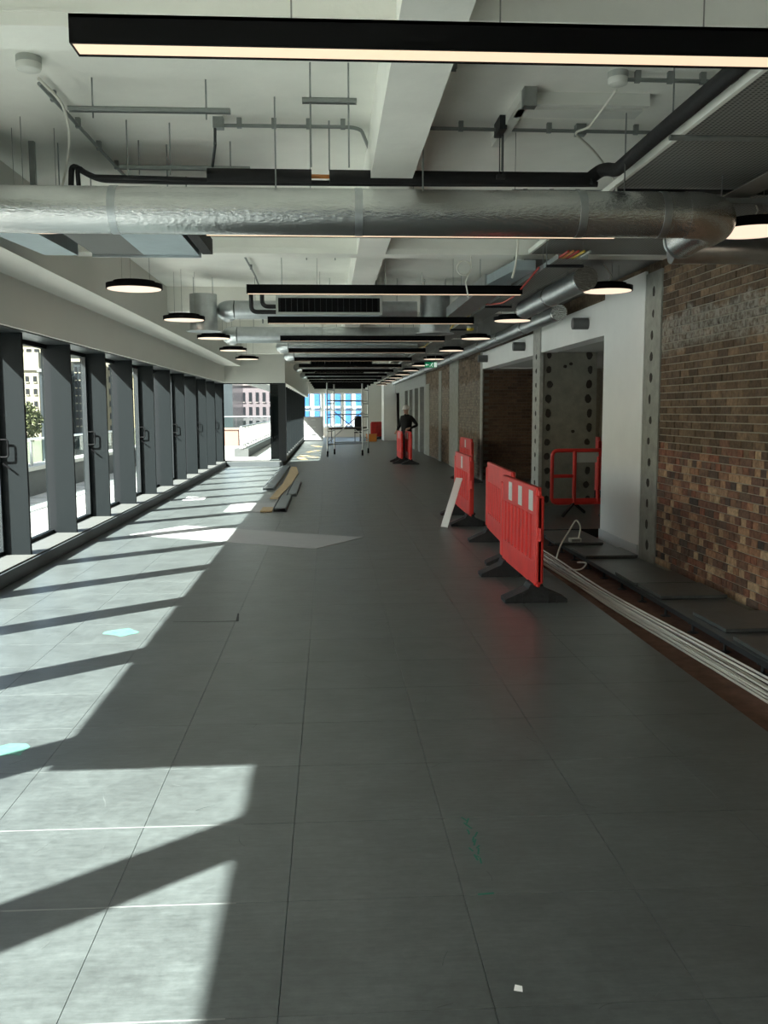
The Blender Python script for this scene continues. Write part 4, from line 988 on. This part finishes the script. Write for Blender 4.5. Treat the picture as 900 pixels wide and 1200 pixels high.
MB().tube(fillet([(XP-.1, 11.08, .06), (XP-.05, 11.15, .22), (XP-.1, 11.2, .30), (XP-.25, 11.0, .16), (XP-.42, 10.7, .05), (XP-.5, 10.55, -.08)], .2, 6), 0.010, 8).build('cable_tail', 'white_cable', bx, True)
one('threshold_strip', MB().box(2.55, 3.15, 13.35, 13.5, 0.0, 0.05, .004), 'white_plastic', 'pale box strip lying before the plaster return wall', 'strip')

# ================================================================== FLOOR CLUTTER
def sheet(poly, z, m, label, th=0.004): return one('floor_sheet', MB().prism(poly, z, z+th), m, label, 'sheet')
sheet([(-0.17, 10.98), (0.42, 11.91), (-2.1, 13.37), (-2.69, 12.44)], 0.0006, 'sheet_grey', 'large pale protection sheet lying across the sunlit floor edge')
sheet([(-0.70, 15.05), (-0.72, 16.5), (-1.75, 16.6), (-1.75, 15.15)], 0.0006, 'sheet_grey', 'smaller pale sheet under the grey channel offcut')
sheet([(-2.74, 17.2), (-2.74, 17.9), (-2.36, 17.8), (-2.36, 17.3)], 0.0006, 'white_board', 'white scrap of board near the kerb')
def chan_len(x0, x1, y0, y1, label, m='profile_grey', h=0.055):
    t = empty('metal_channel', ((x0+x1)/2, y0, 0.001), label, 'channel')
    MB().box(x0, x1, y0, y1, 0.001, 0.006).build('channel_base', m, t)
    MB().box(x0, x0+.006, y0, y1, 0.006, h).build('flange', m, t); MB().box(x1-.006, x1, y0, y1, 0.006, h).build('flange', m, t)
    MB().box(x0+.02, x1-.02, y0+.004, y1, h-.012, h-.004).build('insulation_strip', m, t)
    return t
chan_len(-1.40, -1.16, 19.2, 27.0, 'long grey metal channel lying on the window side of the tan strip')
chan_len(-0.84, -0.65, 17.8, 21.0, 'grey metal channel lying right of the tan strip')
t = chan_len(-0.93, -0.72, 15.0, 17.3, 'grey metal channel offcut in front of the tan strip', h=0.075)
one('timber_strip', MB().prism([(-1.13, 17.3), (-0.98, 17.3), (-0.86, 20.8), (-0.83, 24.3), (-0.97, 27.0), (-1.12, 27.0), (-1.06, 20.8)], 0.001, 0.022), 'tan_timber', 'long tan strip lying between the metal channels', 'strip')
one('timber_offcut', MB().box(-1.14, -0.95, 15.0, 15.6, 0.006, 0.03, .003), 'tan_timber', 'short tan offcut at the end of the grey channel', 'offcut')
for k, (x, y, r, nm) in enumerate(((-0.75, 33.5, .3, 'tan paper sheet nearest the corner post on the sunlit far floor'), (-0.7, 37.5, -.25, 'tan paper sheet in the middle of the sunlit far floor'), (-0.95, 32.0, .1, 'small tan paper sheet lying close to the dark far kerb'), (-0.6, 43, .2, 'tan paper sheet farthest along the sunlit far floor'))):
    c, s = math.cos(r), math.sin(r); hw, hl = .13, .9
    one('paper_sheet', MB().prism([(x+c*i*hw-s*j*hl, y+s*i*hw+c*j*hl) for i, j in ((-1, -1), (1, -1), (1, 1), (-1, 1))], .0006, .004), 'tan_timber', nm, 'paper')
# paint marks, crack and litter
def blob(cx, cy, rx, ry, m, name, label):
    poly = [(cx+rx*random.uniform(.65, 1.1)*math.cos(a), cy+ry*random.uniform(.65, 1.1)*math.sin(a)) for a in [2*math.pi*k/14 for k in range(14)]]
    return one(name, MB().prism(poly, 0.0004, 0.0012), m, label, 'paint mark')
blob(-1.57, 6.88, .14, .13, 'cyan_paint', 'paint_mark', 'turquoise paint patch between two shadow stripes on the floor')
blob(-1.58, 4.47, .12, .10, 'cyan_paint', 'paint_mark', 'turquoise paint patch before the shadow step on the floor')
sc = MB(); p = PZ(549, 962); q = PZ(561, 1012)
for k in range(16):
    c = p.lerp(q, k/15) + Vector((random.uniform(-.012, .012), 0, 0)); c2 = c + Vector((random.uniform(-.02, .02), random.uniform(.01, .05), 0)); d_ = (c2-c).normalized().cross(Vector((0, 0, 1)))*.0035
    sc.prism([(c-d_)[:2], (c+d_)[:2], (c2+d_)[:2], (c2-d_)[:2]], .0004, .0010)
one('paint_mark', sc, 'green_paint', 'dark green scribble on a shaded floor panel', 'paint mark')
a = PZ(560, 1048); b = PZ(579, 1047)
one('paint_mark', MB().prism([(a.x, a.y-.006), (b.x, b.y-.004), (b.x, b.y+.006), (a.x, a.y+.004)], .0004, .001), 'green_paint', 'short dark green dash on the floor below the scribble', 'paint mark')
a = PZ(203, 729); b = PZ(248, 729); c = PZ(278, 728); d_ = PZ(279, 719)
cr = MB().prism([(a.x, a.y-.004), (c.x, c.y-.01), (c.x+.012, c.y), (d_.x+.008, d_.y), (d_.x-.004, d_.y), (c.x-.012, c.y+.014), (b.x, b.y+.022), (a.x, a.y+.005)], .0004, .001)
one('floor_crack', cr, 'crack_dark', 'dark chipped joint at a floor panel corner', 'crack')
def streak(x0, y0, x1, y1, w, label):
    a = PZ(x0, y0); b = PZ(x1, y1); n = (b-a).normalized().cross(Vector((0, 0, 1)))*w
    one('joint_filler', MB().prism([(a-n)[:2], (a+n)[:2], (b+n)[:2], (b-n)[:2]], .0003, .0009), 'scratch_white', label, 'filler')
a = GY + 2*T
for (yy, x0, x1, nm) in ((GY+2*T, -1.9, -0.36, 'white filler line in the panel joint before the near shadow stripe'), (GY+T, -1.3, -0.33, 'white filler line in the panel joint crossing the near stripe'), (GY, -1.2, -0.3, 'white filler line in the panel joint at the sunlit corner')):
    one('joint_filler', MB().prism([(x0, yy-.003), (x1, yy-.003), (x1, yy+.003), (x0, yy+.003)], .0003, .0009), 'scratch_white', nm, 'filler')
p = PZ(607, 1161)
one('paper_scrap', MB().add([(p.x-.012, p.y, .001), (p.x+.012, p.y-.008, .001), (p.x+.014, p.y+.008, .008), (p.x-.006, p.y+.014, .010), (p.x-.012, p.y, .0014), (p.x+.012, p.y-.008, .0014), (p.x+.014, p.y+.008, .0084), (p.x-.006, p.y+.014, .0104)], [(0, 1, 2, 3), (4, 5, 6, 7), (0, 1, 5, 4), (1, 2, 6, 5), (2, 3, 7, 6), (3, 0, 4, 7)]), 'white_board', 'tiny crumpled white scrap on the dark floor', 'scrap')

def scuffs(n, m, seed, ln, w):
    rg_ = random.Random(seed); mb = MB()
    for q in range(n):
        y = 2.35 + 6.5*rg_.random()**1.6; x = rg_.uniform(-2.6, 2.1); a = rg_.uniform(0, math.pi); k = rg_.uniform(-2, 2); L_ = rg_.uniform(.3, 1)*ln
        pts = []
        for j in range(5):
            pts.append(Vector((x, y, 0))); x += L_/4*math.cos(a); y += L_/4*math.sin(a); a += k*.12
        for j in range(4):
            d1 = (pts[j+1]-pts[j]).normalized().cross(Vector((0, 0, 1)))*w*rg_.uniform(.5, 1)
            mb.prism([(pts[j]-d1)[:2], (pts[j]+d1)[:2], (pts[j+1]+d1)[:2], (pts[j+1]-d1)[:2]], .0003, .0007)
    mb.build('scuff_marks', m, floor)['kind'] = 'stuff'
mat('scuff_light', (0.125, 0.138, 0.134), 0.6); mat('scuff_dark', (0.055, 0.062, 0.060), 0.6)
scuffs(90, 'scuff_light', 3, .12, .0012); scuffs(40, 'scuff_dark', 5, .09, .0010)
# ================================================================== SCAFFOLD TOWER
S = [Vector((-0.08, 33.0, 0)), Vector((1.20, 33.9, 0)), Vector((1.48, 35.6, 0)), Vector((0.18, 34.9, 0))]
t = empty('scaffold_tower', (0.6, 34.3, 0), 'aluminium scaffold tower on castors in the far part of the room', 'scaffold')
for c in S:
    MB().tube([c+Vector((0, 0, .22)), c+Vector((0, 0, 2.62))], 0.026, 10).build('standard', 'alu', t, True)
    ca = MB().lathe(c+Vector((0, 0, .10)), [(.10, -.03), (.10, .03)], 20, 'x'); ca.build('castor_wheel', 'black_paint', t, True)
    MB().box(c.x-.05, c.x-.035, c.y-.03, c.y+.03, .09, .24).box(c.x+.035, c.x+.05, c.y-.03, c.y+.03, .09, .24).box(c.x-.05, c.x+.05, c.y-.03, c.y+.03, .22, .25).build('castor_fork', 'alu', t)
def bar(i, j, za, zb, r=.02, nm='ledger'): MB().tube([S[i]+Vector((0, 0, za)), S[j]+Vector((0, 0, zb))], r, 8).build(nm, 'alu', t, True)
for (i, j) in ((0, 3), (1, 2)):
    for z in (.4, .9, 1.4, 1.9, 2.4): bar(i, j, z, z, .02, 'rung')
for (i, j) in ((0, 1), (3, 2)):
    for z in (.45, 1.5, 2.0): bar(i, j, z, z)
bar(0, 1, .5, 1.6, .018, 'diagonal_brace'); bar(3, 2, 1.6, .5, .018, 'diagonal_brace')
n_ = (S[1]-S[0]).normalized()
MB().prism([(S[0]+Vector((.05, .05, 0)))[:2], (S[1]+Vector((-.05, .05, 0)))[:2], (S[2]+Vector((-.05, -.05, 0)))[:2], (S[3]+Vector((.05, -.05, 0)))[:2]], 0.97, 1.02).build('platform', 'dark_wood', t)
# things by the far windows
t = empty('metal_cabinet', (-0.95, 50.0, 0), 'pale grey metal cabinet by the far windows', 'cabinet')
MB().box(-1.38, -0.35, 50.0, 50.6, 0.06, 1.32, .01).build('body', 'sheet_grey', t)
for k in range(3): d_ = MB().box(-1.34, -0.39, 49.975, 50.0, .12+.39*k, .47+.39*k, .004).build('drawer', 'sheet_grey', t); MB().box(-.98, -.75, 49.95, 49.975, .36+.39*k, .385+.39*k).build('handle', 'alu', d_)
MB().box(-1.36, -0.37, 50.02, 50.58, 0.0, 0.06).build('plinth', 'dark_metal', t)
t = empty('trestle_table', (0.8, 48.5, 0), 'dark trestle table before the far windows', 'table')
MB().box(-0.05, 1.75, 48.0, 48.8, 0.70, 0.76, .005).build('table_top', 'dark_metal', t)
for x in (0.1, 1.6):
    for s in (-1, 1): MB().beam((x, 48.4, .70), (x, 48.4+s*.33, 0.0), .04, .04).build('leg', 'dark_metal', t)
t = empty('site_chair', (1.55, 49.7, 0), 'black chair standing behind the trestle table', 'chair')
MB().box(1.32, 1.78, 49.5, 49.95, .44, .50, .02).build('seat', 'cloth_black', t); MB().box(1.34, 1.76, 49.9, 49.97, .55, 1.35, .03).build('backrest', 'cloth_black', t)
for x in (1.36, 1.74):
    for y_ in (49.54, 49.92): MB().tube([(x, y_, 0), (x, y_, .45)], .018, 8).build('leg', 'dark_metal', t)
t = empty('tool_crate', (2.0, 49.2, 0), 'orange tool crate on the floor by the far windows', 'crate')
MB().box(1.95, 2.5, 49.0, 49.4, 0, .34, .02).build('crate_body', 'orange_plastic', t); MB().box(1.93, 2.52, 48.98, 49.42, .34, .40, .012).build('lid', 'orange_plastic', t)

# ================================================================== PERSON
def person(x, y, rz):
    t = empty('person', (0, 0, 0), 'person in black clothes and white hard hat standing behind a barrier', 'person')
    J = {'pel': ((0, 0, .95), .155), 'spi': ((0, .0, 1.15), .150), 'che': ((0, .01, 1.34), .165), 'nck': ((0, -.005, 1.50), .062), 'hd0': ((0, -.02, 1.58), .075), 'hd1': ((0, -.025, 1.66), .098), 'hd2': ((0, -.01, 1.72), .085)}
    E = [('pel', 'spi'), ('spi', 'che'), ('che', 'nck'), ('nck', 'hd0'), ('hd0', 'hd1'), ('hd1', 'hd2')]
    for s, n in ((-1, 'l'), (1, 'r')):
        J.update({'hip'+n: ((s*.10, 0, .88), .105), 'kne'+n: ((s*.115, -.03, .50), .072), 'ank'+n: ((s*.12, .02, .09), .048), 'toe'+n: ((s*.135, -.15, .045), .042), 'sho'+n: ((s*.19, .01, 1.41), .075)})
        E += [('pel', 'hip'+n), ('hip'+n, 'kne'+n), ('kne'+n, 'ank'+n), ('ank'+n, 'toe'+n), ('che', 'sho'+n)]
    J.update({'elbl': ((-.30, .06, 1.16), .055), 'wril': ((-.31, -.10, .98), .036), 'hanl': ((-.305, -.15, .93), .036), 'elbr': ((.37, .10, 1.16), .056), 'wrir': ((.20, -.10, 1.06), .036), 'hanr': ((.14, -.15, 1.04), .036)})
    E += [('shol', 'elbl'), ('elbl', 'wril'), ('wril', 'hanl'), ('shor', 'elbr'), ('elbr', 'wrir'), ('wrir', 'hanr')]
    for n, s in (('l', -1), ('r', 1)):
        h = Vector(J['han'+n][0])
        for k in range(4):
            b = h + Vector((s*0 + (k-1.5)*.018, -.03, -.012)); J['f%d%s' % (k, n)] = (b, .010); J['g%d%s' % (k, n)] = (b+Vector((0, -.03, -.025)), .009); J['h%d%s' % (k, n)] = (b+Vector((0, -.035, -.05)), .008)
            E += [('han'+n, 'f%d%s' % (k, n)), ('f%d%s' % (k, n), 'g%d%s' % (k, n)), ('g%d%s' % (k, n), 'h%d%s' % (k, n))]
        J['t0'+n] = (h+Vector((-s*.04, -.015, .0)), .011); J['t1'+n] = (h+Vector((-s*.055, -.045, -.015)), .009); E += [('han'+n, 't0'+n), ('t0'+n, 't1'+n)]
    names = list(J); idx = {n: i for i, n in enumerate(names)}
    me = bpy.data.meshes.new('body'); me.from_pydata([tuple(J[n][0]) for n in names], [(idx[a], idx[b]) for a, b in E], [])
    tmp = bpy.data.objects.new('body', me); COL.objects.link(tmp)
    sk_ = tmp.modifiers.new('skin', 'SKIN'); sv = me.skin_vertices[0].data
    for n in names: sv[idx[n]].radius = (J[n][1], J[n][1]*(0.72 if n in ('pel', 'spi', 'che') else 1.0))
    sv[idx['pel']].use_root = True
    ss = tmp.modifiers.new('sub', 'SUBSURF'); ss.levels = 2; ss.render_levels = 2
    dg = bpy.context.evaluated_depsgraph_get(); ev = tmp.evaluated_get(dg)
    body = bpy.data.meshes.new_from_object(ev); bpy.data.objects.remove(tmp)
    for m_ in ('cloth_black', 'skin'): body.materials.append(MATS[m_])
    for p in body.polygons:
        c = p.center
        p.material_index = 1 if c.z > 1.515 or ((abs(c.x) > .10 and c.y < -.115 and .8 < c.z < 1.15)) else 0
        p.use_smooth = True
    o = bpy.data.objects.new('body', body); COL.objects.link(o); link(o, (0, 0, 0), t)
    MB().lathe((0, -.012, 1.675), [(.150, -.004), (.152, 0.004), (.122, .012), (.118, .06), (.095, .11), (.05, .14), (.01, .148)], 28).build('hard_hat', 'helmet', t, True)
    # jacket: slightly larger shell round the torso, with a hem
    j = MB(); n = 24; prof = [(.93, .195, .135), (1.0, .19, .135), (1.15, .19, .138), (1.30, .215, .15), (1.40, .20, .135), (1.47, .10, .085), (1.51, .075, .075)]
    vs = [(rx*math.cos(2*math.pi*k/n), ry*math.sin(2*math.pi*k/n), z) for z, rx, ry in prof for k in range(n)]
    j.add(vs, [(i*n+k, i*n+(k+1) % n, (i+1)*n+(k+1) % n, (i+1)*n+k) for i in range(len(prof)-1) for k in range(n)]).build('jacket', 'cloth_black', t, True)
    f = MB()
    for s in (-1, 1): f.lathe((s*.036, -.108, 1.655), [(.012, 0), (.010, -.006)], 10, 'y')
    f.build('eyes', 'black_paint', t); MB().box(-.012, .012, -.135, -.10, 1.60, 1.645, .006).build('nose', 'skin', t); MB().box(-.025, .025, -.108, -.098, 1.57, 1.58, .003).build('mouth', 'red_cable', t)
    t.location = (x, y, 0); t.rotation_euler = (0, 0, rz)
person(2.52, 30.3, -0.7)
